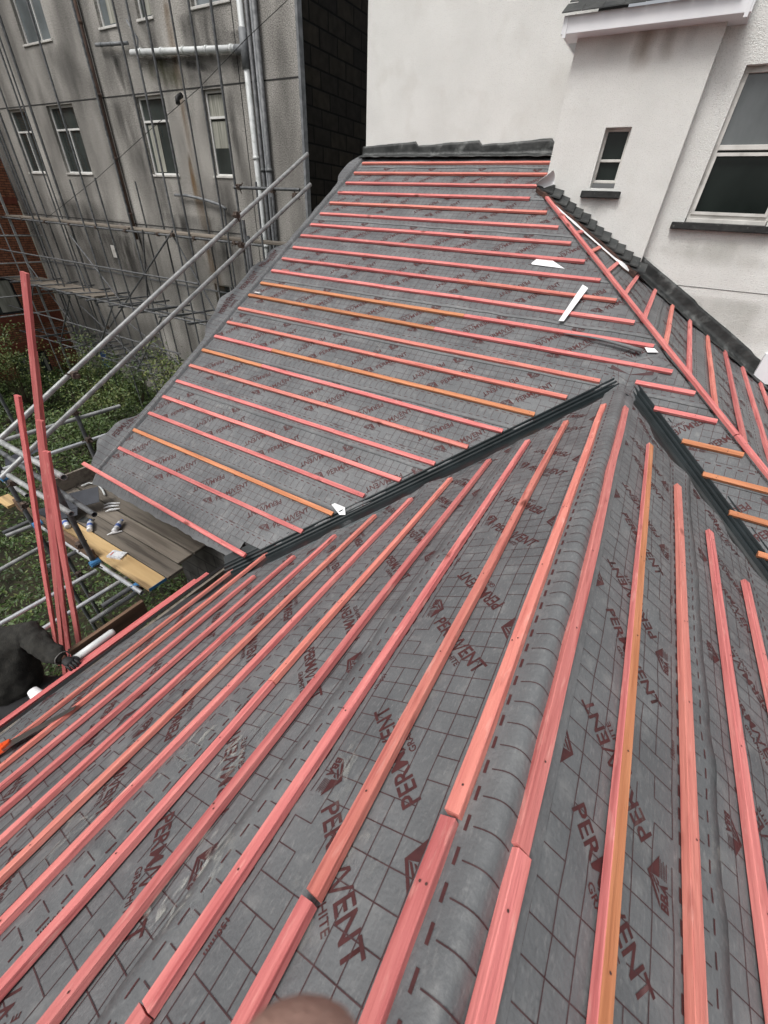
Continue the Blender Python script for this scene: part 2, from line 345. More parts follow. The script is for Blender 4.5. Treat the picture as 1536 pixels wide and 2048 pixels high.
def clip_bm(bm, poly):
    """keep what lies inside the convex plan polygon (counter-clockwise)"""
    n = len(poly)
    for i in range(n):
        a = Vector((*poly[i], 0)); b = Vector((*poly[(i+1) % n], 0)); d = (b-a); nn = Vector((d.y, -d.x, 0)).normalized()
        bmesh.ops.bisect_plane(bm, geom=bm.verts[:]+bm.edges[:]+bm.faces[:], plane_co=a, plane_no=nn, clear_outer=True, dist=1e-6)
def inside_any(p, polys):
    for poly in polys:
        ok = True
        for i in range(len(poly)):
            a = poly[i]; b = poly[(i+1) % len(poly)]
            if (b[0]-a[0])*(p[1]-a[1])-(b[1]-a[1])*(p[0]-a[0]) < -.4: ok = False; break
        if ok: return True
    return False
def sheet(root, face, polys, v_lo, v_hi, u_lo, u_hi, h, v_base, shift, name='membrane_sheet', warp=None, prints=True, du=.045, label=None, TO=.25):
    """one lapped course of membrane between v_lo (its lower edge) and v_hi with its printing"""
    bmA = bmesh.new()
    mats = [M['membrane'], M['print'], M['printline'], M['under']]
    def lift(v):
        d = v-v_lo; return .006*max(0, 1-d/.22) + .0015
    edge = lambda u: .006*noise.noise(Vector((u*3, v_lo, 5)))
    for poly in polys:
        bm = bmesh.new()
        px0 = min(u_lo, u_hi); nu = int((u_hi-u_lo)/du)+1; nv = max(2, int((v_hi-v_lo)/.036))
        g = []
        for j in range(nv+1):
            row = []
            for i in range(nu+1):
                u = u_lo+(u_hi-u_lo)*i/nu; v = v_lo+(v_hi-v_lo)*j/nv
                if j == 0: v += edge(u)
                row.append(bm.verts.new(face.pt(u, v, h(u, v)+lift(v))))
            g.append(row)
        for j in range(nv):
            for i in range(nu):
                c = face.pt(u_lo+(u_hi-u_lo)*(i+.5)/nu, v_lo+(v_hi-v_lo)*(j+.5)/nv)
                if inside_any(c, [poly]): bm.faces.new((g[j][i], g[j][i+1], g[j+1][i+1], g[j+1][i]))
        # skirt of the lower lap edge
        for i in range(nu):
            a, b = g[0][i], g[0][i+1]
            if not a.link_faces: continue
            u0 = u_lo+(u_hi-u_lo)*i/nu; u1 = u_lo+(u_hi-u_lo)*(i+1)/nu
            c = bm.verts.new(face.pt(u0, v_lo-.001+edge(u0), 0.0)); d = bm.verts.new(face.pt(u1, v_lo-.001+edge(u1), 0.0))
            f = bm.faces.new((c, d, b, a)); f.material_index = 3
        if prints:
            E = .0016
            def addp(V, F, mi):
                vs = [bm.verts.new(face.pt(x, y, h(x, y)+lift(y)+E)) for x, y in V]
                for f in F:
                    try: ff = bm.faces.new([vs[k] for k in f]); ff.material_index = mi
                    except Exception: pass
                    
            def seg(u0, v0, u1, v1, w, mi, n=None):
                d = math.hypot(u1-u0, v1-v0); n = n or max(1, int(d/.036)); nx, ny = -(v1-v0)/d*w/2, (u1-u0)/d*w/2
                V = []
                for k in range(n+1):
                    t = k/n; x = u0+(u1-u0)*t; y = v0+(v1-v0)*t; V += [(x+nx, y+ny), (x-nx, y-ny)]
                addp(V, [(2*k, 2*k+1, 2*k+3, 2*k+2) for k in range(n)], mi)
            k0 = int(math.floor((u_lo-shift)/PER))-1; k1 = int(math.ceil((u_hi-shift)/PER))+1
            ok = lambda u, v: v_lo+.005 < v < v_hi-.005 and u_lo < u < u_hi and inside_any(face.pt(u, v), [poly])
            for k in range(k0, k1):
                u = shift+k*PER
                # texts
                for g_, ang, ou, ov, keep in ((LOGO, R_(47), u+.035, .262, 0), (LOGO, R_(47+180-94), 0, 0, 1)):
                    pass
                V, F = xf(LOGO, R_(50), u+.03, v_base+TO)
                if ok(u+.13, v_base+.4): addp(V, F, 1)
                V, F = xf(LOGO, R_(180+48), u+.650, v_base+TO+.268)
                if ok(u+.52, v_base+.4): addp(V, F, 1)
                V, F = xf(BBA, math.pi, u+.04, v_base+TO+.33)
                if ok(u+.04, v_base+.58): addp(V, F, 1)
                V, F = xf(BBA, 0, u+.63+.05, v_base+TO-.03)
                if ok(u+.68, v_base+.24): addp(V, F, 1)
                V, F = xf(MM, 0, u+.3, v_base+.168)
                if ok(u+.32, v_base+.17): addp(V, F, 1)
                # vertical ticks + grid
                for j in range(11):
                    uu = u+j*CELL
                    # dashes at the lap mark
                    dy = .152; 
                    if ok(uu, v_base+dy): seg(uu+.004, v_base+dy, uu+.038, v_base+dy, .0075, 1, 1)
                    if ok(uu, v_base+.045): seg(uu+.004, v_base+.045, uu+.038, v_base+.045, .005, 1, 1)
                    seg0 = v_base+.062
                    if ok(uu, seg0+.03): seg(uu, seg0, uu, v_base+.135, .003, 2)
                    # grid cells, cut where the lettering stands
                    for q in range(7):
                        va = v_base+.178+q*CELL; vb = va+CELL
                        if va > v_hi: break
                        um = (uu-u)/PER
                        busy = (.03 < uu-u < .25 and abs((uu-u-.03)-(va+.033-v_base-.255)) < .045) or (.42 < uu-u < .64 and abs((uu-u-.40)-(va+.033-v_base-.28)) < .045)
                        if (j*7+q*3) % 17 != 0 and not busy and ok(uu, (va+vb)/2): seg(uu, va, uu, vb, .0027, 2)
                        if (j*5+q*4) % 19 != 0 and not busy and ok(uu+CELL/2, va): seg(uu, va, uu+CELL, va, .0027, 2)
        clip_bm(bm, poly)
        tmp = bpy.data.meshes.new('x'); bm.to_mesh(tmp); bm.free(); bmA.from_mesh(tmp); bpy.data.meshes.remove(tmp)
    if len(bmA.faces) == 0: bmA.free(); return None
    if warp:
        for v in bmA.verts: v.co = warp(v.co)
    for f in bmA.faces: f.smooth = True
    me = bpy.data.meshes.new(name)
    bmA.to_mesh(me); bmA.free()
    for m in mats: me.materials.append(m)
    o = link(name, me, root)
    if label: o['label'] = label
    return o

# valley lines in plan
def vl_y(x): return (ZRIDGE+3.40+KBL*(x-XR-SY*YAPEX))/(TA-KBL*SY)           # left valley: y at x
def vr_y(x): return (ZRIDGE+3.40-KBR*(x-XR-SY*YAPEX))/(TA+KBR*SY)
def hip_y(x): return (-.5663*x-.8737+3.40)/(TA-.0462)
DL, DBL, DR, DBR = .045, .115, .085, .075
XL0 = EAVE_B
roof = empty('tiled_roof_extension', (-1.0, 3.0, -6.0), 'single storey extension with hipped roof covered in grey printed membrane and pink battens', 'building')
def offs(d, a, b):   # shift the line a-b by d to its left
    t = Vector((b[0]-a[0], b[1]-a[1], 0)).normalized(); n = Vector((-t.y, t.x, 0))*d
    return (a[0]+n.x, a[1]+n.y), (b[0]+n.x, b[1]+n.y)
AP = (XR, YAPEX)
vla = (-2.9, vl_y(-2.9)); vra = (XE, vr_y(XE))
p1, p2 = offs(DL, vla, AP)                       # A side of left valley (A lies to the left of vla->AP)
A_left = [(VERGE-.05, EAVE_A), p1, p2, (XR-.0, YAPEX+DL*1.2), (XR, YWL), (VERGE-.05, YWL)]
q1, q2 = offs(DR, AP, vra)
hA = (-1.75, hip_y(-1.75)); hB = (XE, hip_y(XE))
A_left = [(VERGE-.02, EAVE_A), (vla[0]-.2, EAVE_A), (p1[0]+.3, EAVE_A)]
def isect(a, b, y): t = (y-a[1])/(b[1]-a[1]); return (a[0]+(b[0]-a[0])*t, y)
def isx(a, b, x): t = (x-a[0])/(b[0]-a[0]); return (x, a[1]+(b[1]-a[1])*t)
c0 = isect(p1, p2, EAVE_A); c1 = isx(p1, p2, XR)
HX0 = -1.6
cm = isx(p1, p2, HX0)
A1 = [(VERGE-.02, EAVE_A), c0, cm, (HX0, YWL), (VERGE-.02, YWL)]
A3 = [cm, c1, (XR, hip_y(XR)), (HX0, hip_y(HX0))]
r1 = isx(q1, q2, XR)
A2 = [r1, isx(q1, q2, XE), (XE, hip_y(XE)), (XR, hip_y(XR))]
D1 = [(HX0, hip_y(HX0)), (XE, hip_y(XE)), (XE, YWR), (HX0, YWR)]
s1 = offs(-.27, vla, AP)[0]; s2 = offs(-.085, vla, AP)[1]; t1, t2 = offs(-DBR, AP, vra)
BLp = [(EAVE_B, YB0), (xr(YB0)-.02, YB0), isx(s1, s2, XR-.02), isx(s1, s2, EAVE_B)]
BRp = [(xr(YB0)+.02, YB0), (XE, YB0), isx(t1, t2, XE), isx(t1, t2, XR+.02)]
def warpfn(lines, amp=.03):
    L = []
    for a, b in lines:
        t = Vector((b[0]-a[0], b[1]-a[1], 0)).normalized(); L.append((Vector((*a,0)), t, Vector((-t.y, t.x, 0))))
    def w(co):
        for a, t, n in L:
            d = Vector((co.x, co.y, 0))-a; q = d.dot(n); s = d.dot(t)
            if abs(q) < .16:
                k = (1-abs(q)/.16)*amp*(noise.noise(Vector((s*2.2, 3, 1)))*1.2+noise.noise(Vector((s*6, 3, 4)))*.5)
                co = co + n*k
        return co
    return w
wA = warpfn([(p1, p2), (q1, q2)], .022); wBL = warpfn([(s1, s2)], .05); wBR = warpfn([(t1, t2)], .05)
GAU = .25
V0A = vA(1.992)
hAf = hfun(FA, .2515, V0A+.022, 1.0)
# A courses: lap edges at y/cos = 3.875 + k*.645
k = -4
for k in range(-4, 7):
    lo = 3.90+k*LAP; hi = lo+LAP+.03
    base = lo
    if hi < vA(EAVE_A): continue
    lo2 = max(lo, vA(EAVE_A)-.0)
    if lo2 > vA(YWL): continue
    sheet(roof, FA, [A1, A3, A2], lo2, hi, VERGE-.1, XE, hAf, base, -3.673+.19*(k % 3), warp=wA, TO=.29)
wl = lambda w: w/CBL
vBL = lambda x: x/CBL
hBLf = hfun(FBL, .2085/CBL, vBL(.028), 4.0)
for k in range(-5, 1):
    LB = .60; lo = -.59+k*LB; hi = min(lo+LB+.03+(.1 if k == 0 else 0), vBL(xr(YB0))+.02)
    if hi < vBL(EAVE_B)-.1: continue
    sheet(roof, FBL, [BLp], max(lo, vBL(EAVE_B)-.1), hi, -vl_y(XR)-.2, -YB0+.1, hBLf, lo, -.318 + (k % 3)*.11*(k != 0), warp=wBL)
sheet(roof, FBL, [BLp], .095-.04, vBL(XR-.03)+.01, -vl_y(XR)-.1, -YB0+.1, hBLf, .095, 0, warp=wBL, prints=False) if False else None
hBRf = hfun(FBR, .221/CBR, -.152/CBR, 9.0)
vBR = lambda x: -x/CBR
for k in range(-6, 1):
    lo = -.82+k*LAP; hi = lo+LAP+.03
    if k == 0: hi = vBR(XR)+.02
    if hi < vBR(XE): continue
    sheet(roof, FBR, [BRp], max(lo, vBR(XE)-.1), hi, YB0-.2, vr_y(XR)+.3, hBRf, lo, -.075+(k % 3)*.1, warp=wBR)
hDf = hfun(FD, .29, .24/CDD, 15.0)
for k in range(-7, 4):
    lo = -.8+k*LAP; hi = lo+LAP+.03
    if hi < -XE/CDD or lo > 1.65/CDD: continue
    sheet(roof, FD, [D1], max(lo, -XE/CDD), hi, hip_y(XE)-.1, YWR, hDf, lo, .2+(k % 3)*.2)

# ridge roll -----------------------------------------------------
def strip_mesh(name, fn, s0, s1, ns, t0, t1, nt, prints=None, mats=None, parent=None):
    b = MB(); mt = mats or [M['membrane']]
    vs = [fn(s0+(s1-s0)*i/ns, t0+(t1-t0)*j/nt, 0) for i in range(ns+1) for j in range(nt+1)]
    b.add(vs, [(i*(nt+1)+j, (i+1)*(nt+1)+j, (i+1)*(nt+1)+j+1, i*(nt+1)+j+1) for i in range(ns) for j in range(nt)], mt[0])
    if prints: prints(b)
    return b.build(name, parent, smooth=True)
def ridge_pt(y, t, e):
    """membrane folded over the ridge: t across"""
    x = xr(y) + t*.86
    z = max(0, 1)*0
    a = abs(t)
    base = (zBL(x, y) if t < 0 else zBR(x, y))
    r = .075
    hump = 0
    if a < r: hump = -((r-a)**2)/(2*r)*.55
    n = noise.noise(Vector((y*1.7, t*5, 2)))*.012 + noise.noise(Vector((y*5.5, t*9, 6)))*.008
    w = max(0, 1-(a/.17)**2)
    side = .020*math.exp(-((t-.0)/.04)**2) - .010*math.exp(-((t-.055)/.016)**2)
    return Vector((x, y, base + .010 + .012*w + hump + side + n*w + e))
def ridge_prints(b):
    y = YB0; i = 0
    while y < YAPEX-.15:
        def q(y0, y1, t0, t1, mt, n=1, m=6):
            vs = [ridge_pt(y0+(y1-y0)*a/n, t0+(t1-t0)*c/m, .0022) for a in range(n+1) for c in range(m+1)]
            b.add(vs, [(a*(m+1)+c, (a+1)*(m+1)+c, (a+1)*(m+1)+c+1, a*(m+1)+c+1) for a in range(n) for c in range(m)], mt)
        q(y, y+.034, -.064, -.056, M['print'], 1, 1)
        q(y+.012, y+.0150, -.045, .05, M['printline'], 1, 7)
        y += CELL; i += 1
strip_mesh('ridge_membrane', ridge_pt, YB0, YAPEX-.02, 130, -.13, .13, 18, ridge_prints, parent=roof)
# saddle patch where the gable ridge dies into the main slope
def zroof(x, y):
    return max(min(zA(x, y), zD(x, y)), min(zBL(x, y), zBR(x, y)))
def saddle(s, t, e):
    a = s; w = .10+.16*max(0, (s-.12))/.3
    if s > .42: w = .148+(s-.42)*.2
    x = XR + t*w*1.05 + .02; y = YAPEX-.22+a + .10*abs(t)*(1 if t < 0 else .6) + (.05*t if s > .3 else 0)
    zz = sum(zroof(x+dx, y+dy) for dx, dy in ((0,0),(.04,0),(-.04,0),(0,.04),(0,-.04)))/5
    return Vector((x, y, zz+.022+.010*noise.noise(Vector((x*7, y*7, 1)))-.012*abs(t)**4 + e))
def saddle_prints(b):
    for k in range(7):
        s = .03+k*.067
        vs = [saddle(s+o, -.8+1.6*j/10, .002) for o in (0, .0028) for j in range(11)]
        b.add(vs, [(j, 11+j, 12+j, j+1) for j in range(10)], M['printline'])
    for t in (-.5, 0, .5):
        vs = [saddle(.02+.42*j/12, t+o, .002) for o in (-.012, .012) for j in range(13)]
        b.add(vs, [(j, 13+j, 14+j, j+1) for j in range(12)], M['printline'])
strip_mesh('saddle_patch', saddle, 0, .46, 26, -1, 1, 26, saddle_prints, parent=roof)

# valley troughs ---------------------------------------------------
def trough(a, b, ext0, ext1, name, flip=1):
    A_ = Vector((*a, 0)); B_ = Vector((*b, 0)); t = (B_-A_).normalized(); n = Vector((-t.y, t.x, 0)); L = (B_-A_).length
    prof = []
    # (q, h): q<0 on the gable side
    for q, h in ((-.26,.003),(-.235,.003),(-.23,.011),(-.222,.011),(-.217,.003),(-.20,.003),(-.195,.011),(-.187,.011),(-.182,.003),(-.165,.003),(-.16,.012),(-.15,.012),(-.145,.003),
                 (-.06,.004),(-.015,.008),(0,.012),(.008,.03),(.016,.03),(.024,.009),(.036,.007),(.042,.026),(.05,.026),(.056,.007),(.07,.006),(.076,.024),(.084,.024),(.09,.005),(.115,.004),(.12,.014),(.128,.014),(.135,.003),(.2,.001)):
        prof.append((q*flip, h))
    if flip < 0: prof = prof[::-1]
    bb = MB(); ns = 40; m = len(prof); vs = []
    for i in range(ns+1):
        s = -ext0+(L+ext0+ext1)*i/ns
        for q, h in prof:
            p = A_+t*s+n*q; zz = zroof(p.x, p.y) if s > 0 else min(zroof(*(A_+n*q)[:2]) + (s)*(zroof(*(A_+t)[:2])-zroof(*A_[:2])), 9)
            vs.append(Vector((p.x, p.y, zz+h*.8+(.006 if abs(q) < .1 else -.006))))
    bb.add(vs, [(i*m+j, i*m+j+1, (i+1)*m+j+1, (i+1)*m+j) for i in range(ns) for j in range(m-1)], M['valley'])
    fl = bb.mi(M['valleyflange'])
    for k in range(len(bb.f)):
        j = k % (m-1)
        if (prof[j][0]+prof[j+1][0])/2*1 < -.13: bb.m[k] = fl
    o = bb.build(name, roof)
    return o
cl = (-2.32, vl_y(-2.32))
o = trough(cl, AP, .0, -.04, 'valley_trough'); o['label'] = 'black ribbed valley trough left of the gable ridge'
def lower_trough_check(): pass
cr_ = (XE, vr_y(XE))
o = trough(AP, cr_, -.06, 0, 'valley_trough'); o['label'] = 'black ribbed valley trough right of the gable ridge'

# battens ----------------------------------------------------------
BW, BH = .039, .025
def batten_mesh(L, mt, mt2=None, wob=.002, seed=0, cut=0, W=BW, H=BH, side=None):
    """along local +X, width along Y, height up Z, slightly out of true"""
    n = max(2, int(L/.22)); b = MB(); vs = []
    for i in range(n+1):
        x = L*i/n; dy = wob*noise.noise(Vector((x*1.3, seed, 0)))*2; dz = abs(noise.noise(Vector((x*1.1, seed, 5))))*.002
        j = noise.noise(Vector((x*9, seed, 9)))*.0012
        for yy, zz in ((-W/2, 0), (W/2, 0), (W/2+j, H), (-W/2+j, H)): vs.append((x+(cut*yy if i in (0, n) else 0), yy+dy, zz+dz))
    fs = []; k = 4
    for i in range(n):
        for a in range(4): fs.append((i*k+a, i*k+(a+1) % 4, (i+1)*k+(a+1) % 4, (i+1)*k+a))
    fs = [tuple(reversed(f)) for f in fs]
    b.add(vs, fs, mt); b.add([vs[0],vs[1],vs[2],vs[3]], [(0,1,2,3)], mt); b.add(vs[-4:], [(3,2,1,0)], mt)
    if side is not None:      # second material on the top face only
        i2 = b.mi(side)
        for i in range(n): b.m[i*4+2] = i2
    return b
NB = [0]
def batten(P, Q, up, mt='pink', parent=roof, lift=.0, name='batten', nails=True, label=None, side=None, **kw):
    """P,Q are points on the membrane plane"""
    P = Vector(P); Q = Vector(Q); NB[0] += 1
    if mt == 'pink' and random.random() < .25 and side is None: mt = 'salmon'
    x = (Q-P).normalized(); z = (up-x*up.dot(x)).normalized(); y = z.cross(x)
    mw = Matrix(((x.x,y.x,z.x,0),(x.y,y.y,z.y,0),(x.z,y.z,z.z,0),(0,0,0,1))); mw.translation = P+z*(.0105+lift)
    L = (Q-P).length; b = batten_mesh(L, M[mt], seed=NB[0]*3.7, cut=random.uniform(-.08,.08), side=(M[side] if side else None), **kw)
    H = kw.get('H', BH)
    if nails:
        k = random.uniform(.05, .3)
        while k < L-.03:
            for dy in ((-.008,.008) if random.random() < .25 else (random.uniform(-.008,.008),)):
                c = Vector((k+random.uniform(-.01,.01), dy, H+.0027)); b.add([c+Vector((.0032*math.cos(a), .0032*math.sin(a), 0)) for a in [i*math.pi/3 for i in range(6)]], [(0,1,2,3,4,5)], M['nail'])
            k += .45+random.uniform(-.05,.05)
    me_o = b.build(name, parent, mw=None)
    me_o.matrix_local = (Matrix.Translation(parent.location).inverted() if parent else Matrix.Identity(4)) @ mw
    bv = me_o.modifiers.new('bevel', 'BEVEL'); bv.width = .0018; bv.segments = 1; bv.limit_method = 'ANGLE'; bv.angle_limit = R_(50)
    if label: me_o['label'] = label
    return me_o
A_px = [((725.8,325),(1098,320.8)),((709,345),(1092.5,344.6)),((692.5,364.6),(1085,367.5)),((678,383),(1062,392.5)),((661.7,403),(1096,420)),((642,425),(1119,450)),((623,446.7),(1143.8,482.5)),((604,468),(1171,519.6)),((588,492),(1202,558)),((567,514),(1233.8,598.4)),((545.8,538),(1270,642)),((524,562.8),(1308.8,689)),((501,585.5),(1346,740)),((480.7,611.6),(1201.7,757.5)),((458,640),(1135.4,790)),((432.8,668.6),(1071.5,823.5)),((409,694.6),(1007.8,856.6)),((383,726.5),(938.8,888)),((356,758),(873,921)),((329.3,789),(804.6,954)),((300.8,822),(731.4,985.7)),((270,856),(668,1023.7)),((239.6,893),(607.4,1058.9))]
def hitA(u, v): r = ray(u, v); t = -3.40/(r.z-TA*r.y); return r*t
def onA(x, y): return Vector((x, y, zA(x, y)))
split = {11: ('orange', .62, 'pink'), 12: ('orange', .55, 'pink'), 15: ('pink', .24, 'orange'), 16: ('orange', .26, 'pink')}
for i, (a, b) in enumerate(A_px):
    P = hitA(*a); Q = hitA(*b); y = 6.745+(1.992-6.745)*i/22
    ya = y*.5+P.y*.5; yb = y*.5+Q.y*.5
    P = onA(P.x, ya); Q = onA(Q.x, yb)
    if i < 2: Q.x = min(Q.x+.12, -1.60); Q = onA(Q.x, Q.y)
    if i in split:
        m0, f, m1 = split[i]; Mid = P.lerp(Q, f); G = (Q-P).normalized()*.0015
        if f > .3: batten(P, Q, FA.n, 'pink', side=None) if False else None
        batten(P, Mid-G, FA.n, m0); batten(Mid+G, Q, FA.n, m1)
    else:
        f = random.uniform(.3,.7); G = (Q-P).normalized()*.001
        mt = 'orange' if i == 21 else 'pink'
        if i in (3, 6, 9, 14, 18, 20): batten(P, P.lerp(Q,f)-G, FA.n, mt); batten(P.lerp(Q,f)+G, Q, FA.n, mt)
        else: batten(P, Q, FA.n, mt)
# battens on the same slope right of the gable, running to the hip
for i, (a, b) in enumerate([((1272,761),(1391,784)),((1309,813),(1439,846)),((1365,878),(1502,914.6)),((1406.5,944),(1536,981)),((1459,1021),(1536,1044)),((1516,1103),(1536,1110))]):
    P = hitA(*a); x1 = None; y = P.y
    hx = (-.8737+3.40-y*(TA-.0462))/.5663
    batten(onA(P.x, y), onA(hx-.03, y), FA.n, 'pink' if i < 2 else 'orange')
y = hitA(1516,1103).y
for i in range(4):
    y -= .216; xx = XE+.2
    hx = (-.8737+3.40-y*(TA-.0462))/.5663; vx = XR-((y*TA-3.40)-ZRIDGE)/KBR if False else (ZRIDGE+3.40-TA*y)/KBR+XR+.14
    if hx > XE: hx = XE
    if hx-vx > .2: batten(onA(vx, y), onA(hx-.03, y), FA.n, 'pink')
# hip batten over the hip line
for (x0, x1) in ((-1.47, .86), (.865, XE)):
    P = Vector((x0, hip_y(x0), zA(x0, hip_y(x0)))); Q = Vector((x1, hip_y(x1), zA(x1, hip_y(x1))))
    batten(P, Q, (FA.n+FD.n).normalized(), 'pink', lift=.024, name='hip_batten')
# D battens
def onD(x, y): return Vector((x, y, zD(x, y)))
k = 0
x = -1.22
while x < XE:
    if x < -.3: ytop = YW-.10-.22-.0*x
    else: ytop = YWR-.07
    if x < -.3: ytop = {0: 6.10, 1: 6.12, 2: 6.14, 3: 6.16}.get(k, 6.16)
    y0 = hip_y(x)+.03
    if ytop-y0 > .05: batten(onD(x, y0), onD(x, ytop), FD.n, 'pink')
    k += 1; x += .2415
# gable left battens
def onBL(x, y): x -= SY*y; return Vector((x, y, zBL(x, y)))
def onBR(x, y): x -= SY*y; return Vector((x, y, zBR(x, y)))
def hitBL(u, v): r = ray(u, v); t = (ZRIDGE-KBL*(XR+SY*YAPEX))/(r.z-KBL*r.x-KBL*SY*r.y); return r*t
def hitBR(u, v): r = ray(u, v); t = (ZRIDGE+KBR*(XR+SY*YAPEX))/(r.z+KBR*r.x+KBR*SY*r.y); return r*t
Lt = [(1213,808),(1135,842),(1060,880),(978,920),(900,957),(823,997),(747,1031),(667,1071),(590,1112),(507,1152),(489,1139),(486,1120)]
brk = {0: hitBL(922,1640).y, 1: hitBL(628,1800).y, 2: hitBL(297,2028).y, 4: hitBL(655,1390).y}
for i, t in enumerate(Lt):
    x = .028-.2085*i; y1 = hitBL(*t).y if i < 10 else 1.66-.0*i
    if i >= 10: y1 = 1.78
    segs = [YB0, y1]
    if i in brk: segs = [YB0, brk[i], y1]
    for s in range(len(segs)-1):
        g = .006 if i in (0,1) else .002
        a, b_ = segs[s]+(g if s else 0), segs[s+1]-(0 if s == len(segs)-2 else g)
        batten(onBL(x+(.001 if s else 0), a), onBL(x, b_), FBL.n, 'pink', wob=.004)
Rt = [(1249,812),(1293,882),(1347,962),(1412,1055),(1478,1150)]
for i in range(14):
    x = .152+.221*i
    y1 = hitBR(*Rt[i]).y if i < 5 else vr_y(x)-.22
    if y1 < YB0 or x > XE: break
    xs = {0: (0, .012), }.get(i, (0, 0))
    if i == 0:
        yb = hitBR(1030,1690).y
        batten(onBR(x+.002, YB0), onBR(x+.002, yb-.001), FBR.n, 'pink', wob=.006); batten(onBR(x, yb+.002), onBR(x, y1), FBR.n, 'pink', wob=.009, label=None)
    elif i == 1: batten(onBR(x, YB0), onBR(x, y1), FBR.n, 'pink', side='orange', label='batten with orange face and pink edge right of the gable ridge')
    else: batten(onBR(x, YB0), onBR(x, y1), FBR.n, 'pink')
# verge fold of membrane ------------------------------------------------
def verge_w(y):
    w = .05
    for c, s, a in ((4.75,.25,.14),(4.25,.35,.18),(3.80,.28,.16),(2.10,.20,.20),(1.85,.15,.12),(6.6,.25,.10)): w += a*math.exp(-((y-c)/s)**4)
    if 4.68 < y < 4.78: w *= .8
    return w + .012*noise.noise(Vector((y*6, 0, 0)))
def verge(y, t, e):
    w = verge_w(y); s = t
    # t 0..1 from roof side outward: small roll then flap hanging outwards
    x = VERGE+.015 - .05*min(1, s/.3) - (max(0, s-.3)/.7)*w
    z = zA(VERGE, y) + .006 + .045*math.sin(min(1, s/.3)*math.pi*.75) + (max(0, s-.3)/.7)*(-.01+w*.10)
    wr = .012*noise.noise(Vector((y*5, s*3, 4)))*s
    return Vector((x+wr, y, z+wr+e*1.0))
def verge_prints(b):
    y = EAVE_A
    while y < YWL-.1:
        vs = [verge(y+o, .05+.9*j/10, .0028) for o in (0, .003) for j in range(11)]
        b.add(vs, [(j, 11+j, 12+j, j+1) for j in range(10)], M['printline']); y += CELL*CA
    for (yy, s) in ((4.75,1),(4.35,1),(3.95,1),(2.2,1)):
        V, F = xf(LOGO, 0, 0, 0)
        if verge_w(yy) < .12: continue
        vs = [verge(yy+v[0]*.9-.15, .45+ (v[1]+.02)*4.5, .004) for v in V]; b.add(vs, F, M['print'])
strip_mesh('verge_membrane_fold', verge, EAVE_A-.06, YWL-.05, 150, 0, 1, 12, verge_prints, parent=roof)
# eaves droop of the lowest course on the front slope
def droop(x, t, e):
    y = EAVE_A+.012-.14*t; z = zA(x, EAVE_A) + .010 - .03*t - .10*t*t
    k = .018*noise.noise(Vector((x*4, t*.7, 9)))*t + .008*noise.noise(Vector((x*16, 0, 2)))*t
    return Vector((x, y+k, z+k+e))
def droop_prints(b):
    x = VERGE
    while x < -2.5:
        vs = [droop(x+o, .1+.75*j/6, .0025) for o in (0, .003) for j in range(7)]
        b.add(vs, [(j, 7+j, 8+j, j+1) for j in range(6)], M['printline']); x += CELL
strip_mesh('eaves_membrane', droop, VERGE-.03, -2.36, 70, 0, 1, 8, droop_prints, parent=roof)
# black felt edge along the gable eave
def felt(y, t, e):
    w = .075+.012*noise.noise(Vector((y*2.5, 1, 0))); return Vector((EAVE_B+.03-w*t*1.25, y, zBL(EAVE_B, y)+.014+.02*(1-t)-.05*t*t+e))
strip_mesh('eaves_felt', felt, YB0, 1.70, 60, 0, 1, 5, mats=[M['blackfelt']], parent=roof)
# solid body under the membranes: deck, walls, fascias
b = MB()
def deck(poly, zf, th=.05):
    top = [Vector((p[0], p[1], zf(*p)-.012)) for p in poly]; bot = [v-Vector((0,0,th)) for v in top]; n = len(poly)
    b.add(top+bot, [tuple(range(n)), tuple(reversed(range(n, 2*n)))] + [(i, n+i, n+(i+1) % n, (i+1) % n) for i in range(n)], M['under'])
deck([(VERGE+.01, EAVE_A), (isect(vla, AP, EAVE_A)[0], EAVE_A), (XR, YAPEX), (XR, hip_y(XR)), (HX0, hip_y(HX0)), (HX0, YWL), (VERGE+.01, YWL)], zA)
deck([(XR, YAPEX), (XE, vr_y(XE)), (XE, hip_y(XE)), (XR, hip_y(XR))], zA)
deck([(HX0, hip_y(HX0)), (XE, hip_y(XE)), (XE, YWR), (HX0, YWR)], zD)
deck([(EAVE_B, YB0), (xr(YB0), YB0), (XR, YAPEX), (EAVE_B, vl_y(EAVE_B))], zBL)
deck([(xr(YB0), YB0), (XE, YB0), (XE, vr_y(XE)), (XR, YAPEX)], zBR)
b.build('roof_deck', roof)
b = MB()
b.box((VERGE+.2, 2.12, -6.5), (-2.3, YWL+.3, -2.7), M['stonewall'])
b.box((-2.36, YB0, -6.5), (XE, 6.3, -3.0), M['stonewall'])
# gable triangle at the verge
y0, y1 = 2.12, YWL
b.add([(VERGE+.2,y0,-2.7),(VERGE+.2,y1,-2.7),(VERGE+.2,y1,zA(0,y1)-.1),(VERGE+.2,y0,zA(0,y0)-.1),(VERGE+.35,y0,-2.7),(VERGE+.35,y1,-2.7),(VERGE+.35,y1,zA(0,y1)-.1),(VERGE+.35,y0,zA(0,y0)-.1)],
      [(0,3,2,1),(4,5,6,7),(0,1,5,4),(3,7,6,2),(0,4,7,3),(1,2,6,5)], M['stonewall'])
b.build('wall', roof)
b = MB(); b.box((VERGE+.02, EAVE_A+.03, -2.74), (-2.3, EAVE_A+.055, -2.45), M['upvcold']); b.box((VERGE+.02, EAVE_A+.055, -2.74), (-2.3, 2.12, -2.715), M['upvcold'])
b.build('fascia', roof)
b = MB(); b.box((EAVE_B+.03, YB0, -2.98), (EAVE_B+.055, 1.70, -2.74), M['board']); b.build('fascia', roof)
